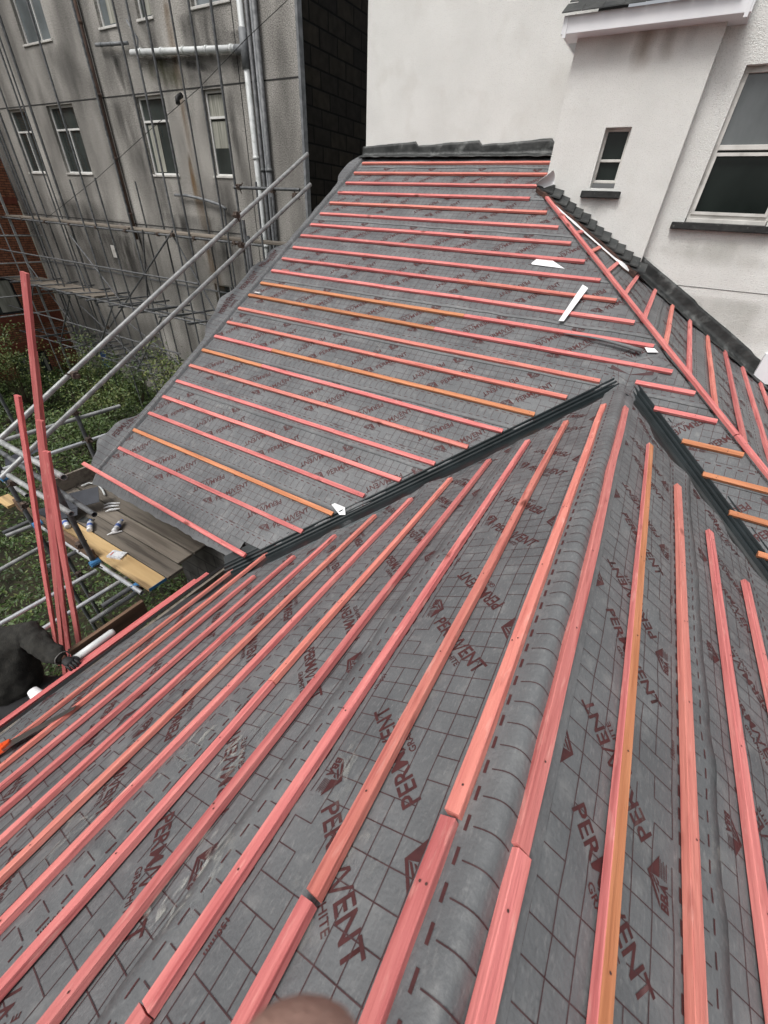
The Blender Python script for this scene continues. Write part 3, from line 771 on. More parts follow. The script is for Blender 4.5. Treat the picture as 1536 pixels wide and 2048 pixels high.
# thin batten ledger seen under trimmed corner: slate grey corner scraps
# lead flashing on the left wall
def lead_strip(name, pts, hgt, out, lab, seed):
    b = MB(); n = len(pts); m = 9; vs = []
    for i, p in enumerate(pts):
        p = Vector(p); hh = hgt(i/(n-1)) 
        for j in range(m):
            t = j/(m-1)
            if t < .55: q = Vector((0, -.008-.012*abs(noise.noise(Vector((i*.5+seed, j*.6, 0)))), hh*(1-t/.55)+.03))
            else:
                s = (t-.55)/.45; q = Vector((0, -.02-out*s, .03-.02*s+.012*noise.noise(Vector((i*.4, seed, s)))-out*s*.1))
            vs.append(p+q)
    b.add(vs, [(i*m+j, i*m+j+1, (i+1)*m+j+1, (i+1)*m+j) for i in range(n-1) for j in range(m-1)], M['lead'])
    o = b.build(name, roof, smooth=True); o['label'] = lab
    sm = o.modifiers.new('solid', 'SOLIDIFY'); sm.thickness = .006; sm.offset = 1
    return o
n = 60
def hL(t):
    s = t*3.2; f = s-math.floor(s); return .10+.05*f+.012*noise.noise(Vector((t*14, 2, 2)))
lead_strip('lead_flashing', [(-4.60+3.05*i/n, YWL, zA(0, YWL)+.0-.02) for i in range(n+1)], hL, .13, 'crinkled black lead flashing along the foot of the plain white wall', 1)
def hR(t): return .15+.02*noise.noise(Vector((t*9, 4, 2)))+.015*((t*5) % 1)
lead_strip('lead_flashing', [(-.27+(XE+.27)*i/n, YWR, zD(-.27+(XE+.27)*i/n, YWR)+.02) for i in range(n+1)], hR, .10, 'mottled thick lead flashing running down below the large window', 7)
# old slates left along the bay foot
b = MB()
nb = 26
vs = []
for i in range(nb+1):
    x = -1.62+1.36*i/nb; yy = 6.17+.012*noise.noise(Vector((i*.7,0,0)))
    for (y, h) in ((yy, .012), (yy+.005, .05), (YW, .085)):
        vs.append(Vector((x, y, zD(x, y)+h+.015*noise.noise(Vector((i*.9, y*20, 1))))))
b.add(vs, [(i*3+j, i*3+j+1, (i+1)*3+j+1, (i+1)*3+j) for i in range(nb) for j in range(2)], M['oldfelt'])
b.build('old_underlay_strip', roof)
for i in range(14):
    x = -1.64+.097*i; b = MB(); L = .21; w0 = 6.235+.02*random.random(); w1 = YW-.003
    tl = R_(-13+random.uniform(-3,3)); z = zD(x, 6.3)+.088+.0*i
    dx = Vector((math.cos(tl), 0, math.sin(tl)))
    for (th) in (.014,):
        P0 = Vector((x, w0, z)); up_ = Vector((0, w1-w0, .075)); P0 = P0-Vector((0,0,.045)); cs = [P0, P0+dx*L, P0+dx*(L-random.uniform(0,.02))+up_, P0+up_]
        b.add(cs+[c-Vector((0,0,th)) for c in cs], [(0,1,2,3),(7,6,5,4),(0,4,5,1),(1,5,6,2),(2,6,7,3),(3,7,4,0)], M['slate'])
    b.build('slate', roof)
# ------------------------------------------------------------------ loose things on the roof
def flat_thing(name, pts, mt, label, cat, face_n, th=.002, curl=0):
    b = MB(); n = len(pts); up = face_n*th
    c = sum((Vector(p) for p in pts), Vector())/n
    # subdivide as a fan for a soft curl
    rings = []
    for k in (0, .5, 1.0):
        rings.append([c+(Vector(p)-c)*k + face_n*(curl*k*k*(.6+.6*noise.noise(Vector(p)*3+Vector((k,0,0))))) for p in pts] if k else [c])
    vs = [c]+rings[1]+rings[2]
    fs = [(0, 1+i, 1+(i+1) % n) for i in range(n)]+[(1+i, 1+n+i, 1+n+(i+1) % n, 1+(i+1) % n) for i in range(n)]
    top = [v+up for v in vs]; N = len(vs)
    b.add(top+vs, fs+[tuple(reversed([a+N for a in f])) for f in fs]+[(1+n+i, N+1+n+i, N+1+n+(i+1) % n, 1+n+(i+1) % n) for i in range(n)], mt)
    base = Vector(pts[0]); root_loc = c
    me = b.build(name, None, smooth=False)
    tag(me, label, cat); return me
aw = lambda u, v, e=.016: hitA(u, v)-Vector((0,0,OFF-e))
G1 = 'white membrane offcuts lying on the roof'
o = flat_thing('membrane_offcut', [aw(1063,524), aw(1075,514), aw(1100,514), aw(1130,534), aw(1065,526)], M['whitepaper'], 'triangular white offcut poking from under a batten on the far slope', 'offcut', FA.n, curl=.004)
o = flat_thing('membrane_strip', [aw(1117,644), aw(1165,572), aw(1176,579), aw(1127,645)], M['whitepaper'], 'long narrow white strip lying across three battens of the far slope', 'strip', FA.n, th=.003)
for v in o.data.vertices: v.co += FA.n*.034
o = flat_thing('membrane_offcut', [aw(664,1008), aw(671,1005), aw(691,1013), aw(692,1028), aw(680,1028)], M['whitepaper'], 'white folded flap of paper at the foot of the orange batten beside the valley', 'offcut', FA.n, curl=.03)
o = flat_thing('membrane_offcut', [aw(1290,692), aw(1310,694), aw(1318,702), aw(1296,702)], M['whitepaper'], 'small white scrap tucked against the long hip batten', 'offcut', FA.n, curl=.01)
# curled trim strip near the hip
b = MB(); P = aw(1112,660,.01); Q = aw(1281,707,.05)
pts = [P.lerp(Q, t/12)+FA.n*(.03*math.sin(t/12*3.1)) for t in range(13)]
vs = []
for i, p in enumerate(pts):
    w = .003+.030*i/12
    for j in range(7):
        a = math.pi*(j/6)*1.15; vs.append(p+Vector((0, w*.6*math.cos(a), w*.9*math.sin(a)*.8)))
b.add(vs, [(i*7+j, i*7+j+1, (i+1)*7+j+1, (i+1)*7+j) for i in range(12) for j in range(6)], M['membrane'])
o = b.build('curled_membrane_tail', None, smooth=True); tag(o, 'curled grey tail of membrane ending white near the hip batten', 'offcut')
sm = o.modifiers.new('s', 'SOLIDIFY'); sm.thickness = .002
# white curl at top of the hip
b = MB(); c = Vector((-1.60, 6.26, zA(-1.6, 6.26)+.05)); vs = []
for i in range(9):
    t = i/8
    for j in range(9):
        a = -1.0+3.4*j/8; r = .03+.035*t; vs.append(c+Vector((-.02+.17*t-.05*j/8, -.02+r*math.cos(a)*1.2, r*math.sin(a)+.09*t)))
b.add(vs, [(i*9+j, i*9+j+1, (i+1)*9+j+1, (i+1)*9+j) for i in range(8) for j in range(8)], M['whitepaper'])
o = b.build('membrane_curl', None, smooth=True); tag(o, 'white curled end of membrane at the top of the hip by the bay', 'offcut')
# white membrane edge line along the slates
b = MB(); vs = []
for i in range(31):
    t = i/30; x = -1.42+1.08*t; y = 6.13-.07*math.sin(t*3.14)*.3
    w = .010+.016*math.exp(-((t-.33)/.07)**2)+.055*math.exp(-((t-.93)/.07)**2)
    if t > .97: w *= .3
    z = zD(x, y)+.035
    for (dy, dz) in ((-w, 0), (-.003, .012+w*.35), (0, .010+w*.3)): vs.append(Vector((x, y+dy, z+dz)))
b.add(vs, [(i*3+j, i*3+j+1, (i+1)*3+j+1, (i+1)*3+j) for i in range(30) for j in range(2)], M['whitepaper'])
o = b.build('membrane_edge_strip', None, smooth=True); tag(o, 'thin white turned-up membrane edge running below the old slates', 'strip')
# small white scraps on batten ends at the verge
for (u, v, L, lab) in ((571,541,.12,'pale wood sliver lying on the upper verge end of a pink batten'), (515,586,.09,'pale wood sliver on the verge end of the orange batten')):
    p = hitA(u, v); b = MB(); b.box((p.x-L/2, p.y-.008, p.z+.0), (p.x+L/2, p.y+.012, p.z+.010), M['pink'] if L > .1 else M['whitepaper']); o = b.build('wood_sliver'); tag(o, lab, 'sliver')
def dust_mat():
    m = mat('chalky_dust', (.50,.50,.46), .95, spec=.1); nt = m.node_tree; L = nt.links
    tc = nt.nodes.new('ShaderNodeTexCoord'); mp = nt.nodes.new('ShaderNodeMapping'); mp.inputs['Scale'].default_value = (1,.45,1); mp.inputs['Rotation'].default_value = (0,0,.6)
    n = nt.nodes.new('ShaderNodeTexNoise'); n.inputs['Scale'].default_value = 38; n.inputs['Detail'].default_value = 7; n.inputs['Distortion'].default_value = .8
    L.new(tc.outputs['Object'], mp.inputs[0]); L.new(mp.outputs[0], n.inputs['Vector'])
    at = nt.nodes.new('ShaderNodeAttribute'); at.attribute_name = 'fade'
    r = nt.nodes.new('ShaderNodeMapRange'); r.inputs[1].default_value = .53; r.inputs[2].default_value = .66; L.new(n.outputs[0], r.inputs[0])
    mu = nt.nodes.new('ShaderNodeMath'); mu.operation = 'MULTIPLY'; L.new(r.outputs[0], mu.inputs[0]); L.new(at.outputs['Fac'], mu.inputs[1])
    L.new(mu.outputs[0], nt.nodes['Principled BSDF'].inputs['Alpha']); return m
M['dust'] = dust_mat()
def scuff(face, p, R, amt, hf, sx=1):
    # p world point on the face; a disc that follows the membrane
    uvec, vvec = face.u, face.v; den = uvec.x*vvec.y-uvec.y*vvec.x
    u0 = (p.x*vvec.y-p.y*vvec.x)/den; v0 = (uvec.x*p.y-uvec.y*p.x)/den/face.c
    b = MB(); vs = []; fd = []; nr, na = 7, 24
    for i in range(nr+1):
        for j in range(na):
            a = 2*math.pi*j/na; r = R*i/nr*(1+.35*noise.noise(Vector((math.cos(a)+p.x*9, math.sin(a), p.y)))) ; u = u0+r*math.cos(a)*sx; v = v0+r*math.sin(a)
            vs.append(face.pt(u, v, hf(u, v)+.0095)); fd.append(amt*.5*(1-i/nr))
    b.add(vs, [(i*na+j, (i+1)*na+j, (i+1)*na+(j+1) % na, i*na+(j+1) % na) for i in range(nr) for j in range(na)], M['dust'])
    o = b.build('chalk_scuff', roof, smooth=True); at = o.data.attributes.new('fade', 'FLOAT', 'POINT'); at.data.foreach_set('value', fd)
for (u, v, R, a) in ((400,1475,.14,.9),(470,1500,.13,1),(400,1730,.15,1),(690,1530,.12,.7),(330,1820,.12,.9),(150,1650,.15,.8),(735,1660,.10,.6),(560,1420,.12,.5),(820,1420,.1,.4),(620,1800,.12,.4),(300,1560,.14,.6)):
    scuff(FBL, hitBL(u, v), R, a, hBLf)
for (u, v, R, a) in ((1180,1120,.10,.4),(1440,1690,.14,.3),(1250,1600,.12,.35)): scuff(FBR, hitBR(u, v), R, a, hBRf)
for (u, v, R, a) in ((450,808,.22,.9),(750,690,.15,.5),(1065,440,.2,.8),(640,780,.15,.5),(880,620,.2,.4),(500,900,.15,.5)): scuff(FA, hitA(u, v), R, a, hAf, 1.3)
# saw near the left edge of the gable slope
b = MB(); p = hitBL(6,1500); sawroot = empty('hand_saw', p, 'hand saw with orange and black handle resting between battens at the left edge', 'saw')
ax = (hitBL(85,1455)-p).normalized(); nn = FBL.n; yy = nn.cross(ax)
Q = lambda a, c, h=0: p+ax*a+yy*c+nn*(h+.004)
ring = [(-.11,-.03),(-.03,-.055),(.03,-.04),(.045,.0),(.03,.04),(-.03,.05),(-.11,.03)]
inner = [(a*.62-.012, c*.55) for a, c in ring]; n = len(ring)
vs = [Q(a, c, .0) for a, c in ring]+[Q(a, c, .0) for a, c in inner]; vt = [v+nn*.022 for v in vs]
fs = [(i, (i+1) % n, n+(i+1) % n, n+i) for i in range(n)]
b.add(vt+vs, fs+[tuple(reversed([a+2*n for a in f])) for f in fs]+[(i, 2*n+i, 2*n+(i+1) % n, (i+1) % n) for i in range(n)]+[(n+i, n+(i+1) % n, 3*n+(i+1) % n, 3*n+i) for i in range(n)], M['saworange'])
b.build('handle', sawroot)
b = MB(); vs = [Q(.03,-.045,.010), Q(.03,.04,.010), Q(.42,.012,.010), Q(.42,-.03,.010)]; b.add(vs+[v-nn*.0015 for v in vs], [(0,1,2,3),(7,6,5,4),(0,4,5,1),(1,5,6,2),(2,6,7,3),(3,7,4,0)], M['steel']); b.build('blade', sawroot)

# ------------------------------------------------------------------ white rendered house
house = empty('rendered_house', (-1.0, 8.0, -6.0), 'tall white rendered house with projecting bay behind the roof', 'house')
bx0 = Y_(1150,100,YW).x; bx1 = Y_(1330,390,YW).x
def wall_with_holes(b, x0, x1, z0, z1, y, holes, mt, depth=.12):
    xs = sorted({x0, x1, *[h[0] for h in holes], *[h[1] for h in holes]}); zs = sorted({z0, z1, *[h[2] for h in holes], *[h[3] for h in holes]})
    for i in range(len(xs)-1):
        for j in range(len(zs)-1):
            cx = (xs[i]+xs[i+1])/2; cz = (zs[j]+zs[j+1])/2
            if any(h[0] < cx < h[1] and h[2] < cz < h[3] for h in holes): continue
            b.add([(xs[i],y,zs[j]),(xs[i+1],y,zs[j]),(xs[i+1],y,zs[j+1]),(xs[i],y,zs[j+1])], [(0,1,2,3)], mt)
    for h in holes:
        a, c, d, e = h
        b.add([(a,y,d),(c,y,d),(c,y,e),(a,y,e),(a,y+depth,d),(c,y+depth,d),(c,y+depth,e),(a,y+depth,e)], [(0,4,5,1),(1,5,6,2),(2,6,7,3),(3,7,4,0)], mt)
w1a = Y_(1212,255,YW); w1b = Y_(1231,392,YW); w1c = Y_(1265,252,YW)
SW = (w1a.x, w1c.x+.0, Y_(1187,376,YW).z, w1a.z)       # small bay window opening
l0 = Y_(1487,130,YWR); l1 = Y_(1370,440,YWR); l2 = Y_(1520,463,YWR)
LW = (l1.x, l2.x+.03, l1.z-.05, l0.z)
ztop = 4.2
b = MB(); wall_with_holes(b, -4.55, bx0+.02, -3, ztop, YWL, [], M['render'])
b.add([(-4.55,YWL,-3),(-4.55,YWL,ztop),(-4.55,14,ztop),(-4.55,14,-3)], [(0,1,2,3)], M['render'])
b.build('wall', house)['label'] = 'plain white wall above the far slope'
b = MB(); wall_with_holes(b, bx0, bx1, -3, Y_(1127,62,YW-.2).z+.06, YW, [SW], M['render'])
zt = Y_(1127,62,YW-.2).z+.06
b.add([(bx0,YW,-3),(bx0,YW,zt),(bx0,YWL+.0,zt),(bx0,YWL,-3)], [(0,1,2,3)], M['render'])
b.add([(bx1,YW,-3),(bx1,YWR,-3),(bx1,YWR,zt),(bx1,YW,zt)], [(0,1,2,3)], M['render'])
b.build('bay_wall', house)
b = MB(); wall_with_holes(b, bx1, 5.5, -3.5, ztop, YWR, [LW], M['render'])
ja, jb = Y_(1344,569,YWR), Y_(1536,590,YWR)
b.box((bx1+.05, YWR-.0035, ja.z-.004), (5.4, YWR-.001, ja.z+.002), M['hem'])
b.add([(5.5,YWR,-3.5),(5.5,14,-3.5),(5.5,14,ztop),(5.5,YWR,ztop)], [(0,1,2,3)], M['render'])
b.add([(-4.55,YWL,ztop),(bx1,YWL,ztop),(bx1,YWR,ztop),(5.5,YWR,ztop),(5.5,14,ztop),(-4.55,14,ztop)], [(0,1,2,3,4,5)], M['slate'])
b.build('wall', house)['label'] = 'white wall with the large window right of the bay'
def window(parent, x0, x1, z0, z1, y, frame=.05, mt='upvc', gl='glass', bars_h=(), bars_v=(), proj=0, panes=None, lab=None, sill=None, sillmt='upvc', curtain=None, opn=None):
    b = MB(); d = .05
    def bar(a, c): b.box((a[0], y, a[1]), (c[0], y+d, c[1]), M[mt])
    bar((x0, z0), (x1, z0+frame)); bar((x0, z1-frame), (x1, z1)); bar((x0, z0+frame), (x0+frame, z1-frame)); bar((x1-frame, z0+frame), (x1, z1-frame))
    hs_ = [z0+frame]+[z0+(z1-z0)*h for h in bars_h]+[z1-frame]
    for h in bars_h: z = z0+(z1-z0)*h; b.box((x0+frame, y-.004, z-frame*.45), (x1-frame, y+d-.004, z+frame*.45), M[mt])
    for (f, za, zb) in bars_v: x = x0+(x1-x0)*f; b.box((x-frame*.35, y-.002, z0+(z1-z0)*za+frame*.4), (x+frame*.35, y+d-.006, z0+(z1-z0)*zb-frame*.4), M[mt])
    w = b.build('window', parent, bevel=.003)
    if lab: w['label'] = lab
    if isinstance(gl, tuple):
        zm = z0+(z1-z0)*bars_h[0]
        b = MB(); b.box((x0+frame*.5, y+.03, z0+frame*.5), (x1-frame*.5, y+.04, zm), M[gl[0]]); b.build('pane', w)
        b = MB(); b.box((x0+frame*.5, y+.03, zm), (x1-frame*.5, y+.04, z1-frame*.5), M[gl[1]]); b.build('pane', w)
    else:
        b = MB(); b.box((x0+frame*.5, y+.03, z0+frame*.5), (x1-frame*.5, y+.04, z1-frame*.5), M[gl]); b.build('pane', w)
    if opn:
        (a0, a1, c0_, c1_) = opn; b = MB(); f2 = frame*.6
        X0, X1, Z0, Z1 = x0+(x1-x0)*a0, x0+(x1-x0)*a1, z0+(z1-z0)*c0_, z0+(z1-z0)*c1_
        b.box((X0,y-.02,Z0),(X1,y-.005,Z0+f2),M[mt]); b.box((X0,y-.02,Z1-f2),(X1,y-.005,Z1),M[mt]); b.box((X0,y-.02,Z0+f2),(X0+f2,y-.005,Z1-f2),M[mt]); b.box((X1-f2,y-.02,Z0+f2),(X1,y-.005,Z1-f2),M[mt])
        b.build('sash', w)
    if curtain:
        for (a0, a1, c0_, c1_) in curtain:
            b = MB(); b.box((x0+(x1-x0)*a0, y+.027, z0+(z1-z0)*c0_), (x0+(x1-x0)*a1, y+.0295, z0+(z1-z0)*c1_), M['curtain']); b.build('curtain', w)
    if sill:
        b = MB(); a0, a1, za, zb, ya = sill; b.box((a0, ya, za), (a1, y+.01, zb), M[sillmt]); b.build('sill', w, bevel=.006)
    return w
s0 = Y_(1162,385,YW-.06); s1 = Y_(1239,390,YW-.06)
window(house, SW[0], SW[1], SW[2]+.05, SW[3], YW+.07, .026, 'upvcold', 'glassdk', bars_h=(.42,), lab='small narrow window in the bay', sill=(s0.x, s1.x, s0.z-.045, s0.z+.02, YW-.06), sillmt='blacksill')
t0 = Y_(1337,462,YWR-.06)
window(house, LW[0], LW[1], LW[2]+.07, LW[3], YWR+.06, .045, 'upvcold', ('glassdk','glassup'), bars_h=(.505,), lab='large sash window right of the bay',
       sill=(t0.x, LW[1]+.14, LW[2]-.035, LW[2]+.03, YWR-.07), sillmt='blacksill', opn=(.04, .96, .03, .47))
b = MB(); b.box((LW[0]+.01, YWR+.02, LW[2]+.031), (LW[1]-.01, YWR+.10, LW[2]+.071), M['upvcold']); b.build('window_ledge', house, bevel=.004)
# bay roof: fascia box + slates
yf = YW-.17
f0 = Y_(1127,62,yf); f1 = Y_(1497,25,yf); ft = Y_(1130,33,yf)
b = MB(); zb = (f0.z+f1.z)/2-.01; zt2 = zb+.125
b.box((f0.x, yf, zb), (f1.x, yf+.02, zt2), M['fascia']); b.box((f0.x, yf+.02, zb), (f1.x, YWR, zb+.015), M['fascia'])
b.box((f0.x-.004, yf-.006, zb-.03), (f0.x+.03, yf-.0005, zt2-.005), M['fascia']); b.box((f1.x-.03, yf-.006, zb-.03), (f1.x+.004, yf-.0005, zt2-.005), M['fascia'])
b.box((f0.x-.02, yf, zb), (f0.x-.001, YWL-.05, zt2), M['fascia']); b.box((f1.x+.001, yf, zb), (f1.x+.02, YWR, zt2), M['fascia'])
b.build('bay_fascia', house, bevel=.002)
for r in range(5):
    for c in range(8):
        x = f0.x-.04+c*.19+(r % 2)*.095; y0 = yf-.05+r*.11; z0 = zt2+.012+r*.062
        if x > f1.x-.1: continue
        b = MB(); L = .2; P = Vector((x, y0, z0)); d = Vector((0, .86, .49)); w = min(.186, f1.x+.04-x)
        cs = [P, P+Vector((w,0,0)), P+Vector((w,0,0))+d*L, P+d*L]; cs = [q+Vector((0,0,.004*random.random())) for q in cs]
        b.add(cs+[q-Vector((0,0,.008)) for q in cs], [(0,1,2,3),(7,6,5,4),(0,4,5,1),(1,5,6,2),(2,6,7,3),(3,7,4,0)], M['slate'])
        b.build('roof_slate', house)
b = MB(); a = Y_(1536,712,YWR-.05); b.box((a.x-.03, YWR-.06, a.z-.3), (a.x+.4, YWR-.002, a.z+.02), M['fascia']); b.build('vent_cover', house)

# ------------------------------------------------------------------ grey pebbledash building
YG = 9.2; GX1 = -7.68; GX0 = -21.4
gb = empty('pebbledash_building', (-14, 10, -6.4), 'grimy grey pebbledash block with white windows behind scaffolding', 'building')
def G(u, v, y=YG): return Y_(u, v, y)
wins = []
def gwin(tl, bl, br, **k):
    a = G(*tl); c = G(*bl); d = G(*br); wins.append(((c.x+a.x)/2*.5+.5*c.x if False else c.x, d.x, c.z, a.z, k))
FZ = 2.765
r1z0, r1z1 = G(300,350).z, G(285,192).z
gwin((275,190),(305,350),(358,350), bars_h=(.70,), lab='window with white crossbar and pale curtains', curtain=((.12,.45,.05,.66),))
gwin((402,180),(430,352),(466,355), bars_h=(.70,), lab='window beside the white drainpipe', curtain=((.1,.9,.35,.66),(.1,.9,.72,.95)))
gwin((98,232),(140,363),(190,365), bars_h=(.66,), bars_v=((.5,0,.66),), lab='two-light window left of the rusty pipe')
gwin((22,238),(65,361),(98,362), bars_h=(.66,), bars_v=((.5,0,.66),), lab='two-light window nearest the brick building')
def norm(w): x0, x1, z0, z1, k = w; return [x0, x1, r1z0 if z0 < 1.2 else z0, r1z1, k]
wins = [norm(w) for w in wins]
up = []
for (bl, br, kk) in (((200,55),(232,48),dict(gl='glassl', curtain=((.45,.95,.05,.95),))), ((276,38),(305,34),dict(curtain=((.3,.9,.05,.95),))), ((384,16),(458,2),dict(gl='glassl')), ((47,85),(102,76),dict(gl='glassl', bars_v=((.58,0,1),)))):
    a = G(*bl); d = G(*br); up.append([a.x, d.x, r1z0+FZ, r1z1+FZ, kk])
a = G(428,565); d = G(430,680); e = G(500,580)
low = [[a.x, a.x+1.1, a.z-1.25, a.z-.02, dict(gl='glassg', bars_h=(.6,), bars_v=((.52,0,1),), lab='ground floor window just above the roof verge')]]
allw = wins+up+low
holes = [(w[0], w[1], w[2], w[3]) for w in allw]
b = MB(); b.m_tag = 0
wall_with_holes(b, GX0, GX1, -7, 7.5, YG, holes, M['pebble'], .14)
b.add([(GX0,YG,7.5),(GX1,YG,7.5),(GX1,20,7.5),(GX0,20,7.5)], [(0,1,2,3)], M['slate'])
b.build('wall', gb)
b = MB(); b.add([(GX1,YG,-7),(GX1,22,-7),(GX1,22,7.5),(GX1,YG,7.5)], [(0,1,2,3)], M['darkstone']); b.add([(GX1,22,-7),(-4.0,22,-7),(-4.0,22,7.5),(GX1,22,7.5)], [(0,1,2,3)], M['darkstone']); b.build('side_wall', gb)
b = MB(); b.box((GX1-.0, YG-.012, -7), (GX1+.06, YG+.12, 7.5), M['pipe_grey']); b.build('corner_trim', gb)
for w in allw:
    k = dict(w[4]); x0, x1, z0, z1 = w[:4]
    window(gb, x0, x1, z0, z1, YG+.08, .05, 'upvc', k.pop('gl', 'glassg'), sill=(x0-.04, x1+.04, z0-.035, z0+.01, YG-.03), sillmt='upvcold', **k)
jz = G(596,154).z
b = MB()
for (x0, x1, z) in ((GX0, GX1, jz), (GX0, -9.9, jz-FZ), (GX0, GX1, jz+FZ)): b.box((x0, YG-.006, z-.012), (x1, YG-.002, z+.012), M['joint'])
for x in (G(205,190).x, G(480,170).x): b.box((x, YG-.006, -6.5), (x+.02, YG-.0021, 7), M['joint'])
# lighter lower band edge
zb = G(340,565).z; b.box((GX0, YG-.02, zb-.02), (-9.6, YG-.0015, zb+.015), M['pipe_grey'])
b.build('wall_joint', gb)
# rust & soot stains as ragged thin patches following the wall
def stain(u0, v0, u1, v1, w, mt, name='rust_stain', n=16, sd=0):
    P, Q = G(u0, v0), G(u1, v1); b = MB(); vs = []
    for i in range(n+1):
        t = i/n; p = P.lerp(Q, t); ww = w*(.25+.75*t)*(.6+.8*abs(noise.noise(Vector((t*7, sd, 0)))))*(1 if t < .8 else (1-t)*5+.05)
        o_ = w*.5*noise.noise(Vector((t*4, sd, 3))); vs += [(p.x+o_-ww, YG-.0012, p.z), (p.x+o_+ww, YG-.0012, p.z)]
    b.add(vs, [(2*i, 2*i+2, 2*i+3, 2*i+1) for i in range(n)], mt); return b.build(name, gb)
def soft_stain(name, col):
    """a stain whose alpha fades with noise so the pebbledash shows through"""
    m = mat(name, col, .95, spec=.1); nt = m.node_tree; L = nt.links
    tc = nt.nodes.new('ShaderNodeTexCoord'); n = nt.nodes.new('ShaderNodeTexNoise'); mp = nt.nodes.new('ShaderNodeMapping'); mp.inputs['Scale'].default_value = (3,3,.9)
    n.inputs['Scale'].default_value = 1.5; n.inputs['Detail'].default_value = 5; L.new(tc.outputs['Object'], mp.inputs[0]); L.new(mp.outputs[0], n.inputs['Vector'])
    at = nt.nodes.new('ShaderNodeAttribute'); at.attribute_name = 'fade'
    r = nt.nodes.new('ShaderNodeMapRange'); r.inputs[1].default_value = .25; r.inputs[2].default_value = .75; r.inputs[4].default_value = 1.0; L.new(n.outputs[0], r.inputs[0])
    mu = nt.nodes.new('ShaderNodeMath'); mu.operation = 'MULTIPLY'; L.new(r.outputs[0], mu.inputs[0]); L.new(at.outputs['Fac'], mu.inputs[1])
    L.new(mu.outputs[0], nt.nodes['Principled BSDF'].inputs['Alpha']); return m
M['rustsoft'] = soft_stain('rust_run_stain', (.20,.115,.045)); M['sootsoft'] = soft_stain('black_grime_run', (.02,.02,.02)); M['algae'] = soft_stain('algae_run_stain', (.10,.10,.05))
def fstain(P, Q, w0, w1, mt, name, y, par, n=14, amt=.8):
    m = 9; vs = []; fd = []
    for i in range(n+1):
        t = i/n; p = Vector(P).lerp(Vector(Q), t); w = w0+(w1-w0)*t
        for j in range(m):
            s = -1+2*j/(m-1); vs.append((p.x+s*w+w*.3*noise.noise(Vector((t*3, p.x, 0))), y, p.z)); fd.append(amt*(1-s*s)*min(1, t*8+.3)*min(1, (1-t)*2.2))
    b = MB(); b.add(vs, [(i*m+j, (i+1)*m+j, (i+1)*m+j+1, i*m+j+1) for i in range(n) for j in range(m-1)], mt)
    o = b.build(name, par); at = o.data.attributes.new('fade', 'FLOAT', 'POINT'); at.data.foreach_set('value', fd); return o
for (u0, v0, u1, v1, a, c, mt, am) in ((332,0,362,190,.12,.22,'rustsoft',.95),(362,190,385,330,.10,.12,'rustsoft',.8),(376,305,412,470,.05,.30,'rustsoft',1.0),(405,470,450,620,.25,.3,'rustsoft',.6),(372,30,395,180,.3,.4,'sootsoft',.3),
        (205,55,235,180,.28,.35,'sootsoft',.8),(238,110,270,225,.35,.25,'sootsoft',1),(285,38,330,150,.25,.2,'sootsoft',.8),(395,20,440,150,.75,.8,'sootsoft',.9),(330,112,372,190,.9,.8,'sootsoft',.7),
        (240,190,300,430,.6,.6,'sootsoft',.7),(315,352,350,480,.45,.6,'sootsoft',.6),(440,358,480,560,.35,.7,'sootsoft',.9),(455,180,500,420,.16,.2,'sootsoft',.9),(470,110,500,200,.25,.2,'sootsoft',.9),(380,430,440,560,1.4,1.6,'sootsoft',.8),(150,400,200,540,1.8,2.2,'sootsoft',.8),(250,440,290,560,1.3,1.6,'sootsoft',.8),(470,60,500,110,.4,.3,'sootsoft',.7),
        (100,90,190,220,.8,.9,'sootsoft',.45),(230,470,280,590,1.0,1.2,'sootsoft',.6),(305,120,360,190,.7,.6,'algae',.8),(335,115,450,150,.5,.3,'sootsoft',.8)):
    fstain(G(u0, v0), G(u1, v1), a, c, M[mt], 'stain', YG-.0012-.0001*random.random()*8, gb, amt=am*.75)
# pipes
def gp(pts, y=YG-.09): return [G(u, v, y) for u, v in pts]
def pipe(name, pts, r, mt, rings=0, lab=None):
    b = MB(); b.tube(pts, r, M[mt], 12)
    if rings:
        a, c = Vector(pts[0]), Vector(pts[-1])
        for i in range(rings):
            p = a.lerp(c, (i+.5)/rings); d = (c-a).normalized(); b.tube([p-d*.03, p+d*.03], r*1.22, M[mt], 12)
    o = b.build(name, gb, smooth=True)
    if lab: o['label'] = lab
    return o
yp = YG-.1; xs = G(500,200,yp).x
b0 = G(467,0,yp); 
pipe('drainpipe', [(xs,yp,5.2),(xs,yp,-6.8)], .062, 'pipe_white', 7, 'white vertical soil pipe')
jn = G(480,98,yp); 
pipe('drainpipe', [(jn.x-3.6+.0,yp,G(236,108,yp).z-.02),(xs,yp,jn.z)], .06, 'pipe_white', 5, 'mossy white branch pipe')
b = MB(); b.tube([(xs,yp,jn.z+.28),(xs,yp,jn.z-.3)], .085, M['pipe_grey'], 12); b.tube([(xs-.25,yp,jn.z),(xs,yp,jn.z-.02)], .08, M['pipe_grey'], 12); b.build('pipe_junction', gb, smooth=True)
for u, v, r, mt in ((512,200,.045,'galvdark'),(526,200,.055,'galvdark'),(503,20,.03,'pipe_grey')):
    x = G(u, v, yp+.02).x; pipe('downpipe', [(x,yp+.02,5.2),(x,yp+.02,-6.8)], r, mt, 4)
xr_ = G(205,220,yp).x; pipe('downpipe', [(xr_,yp,5.4),(xr_,yp,-1.0)], .062, 'rust_pipe', 5, 'rusty brown cast iron pipe')
pipe('waste_pipe', [G(192,90,yp), G(255,86,yp)], .035, 'pipe_grey', 3); pipe('waste_pipe', [G(253,40,yp), G(275,78,yp), G(276,100,yp)], .02, 'pipe_grey')
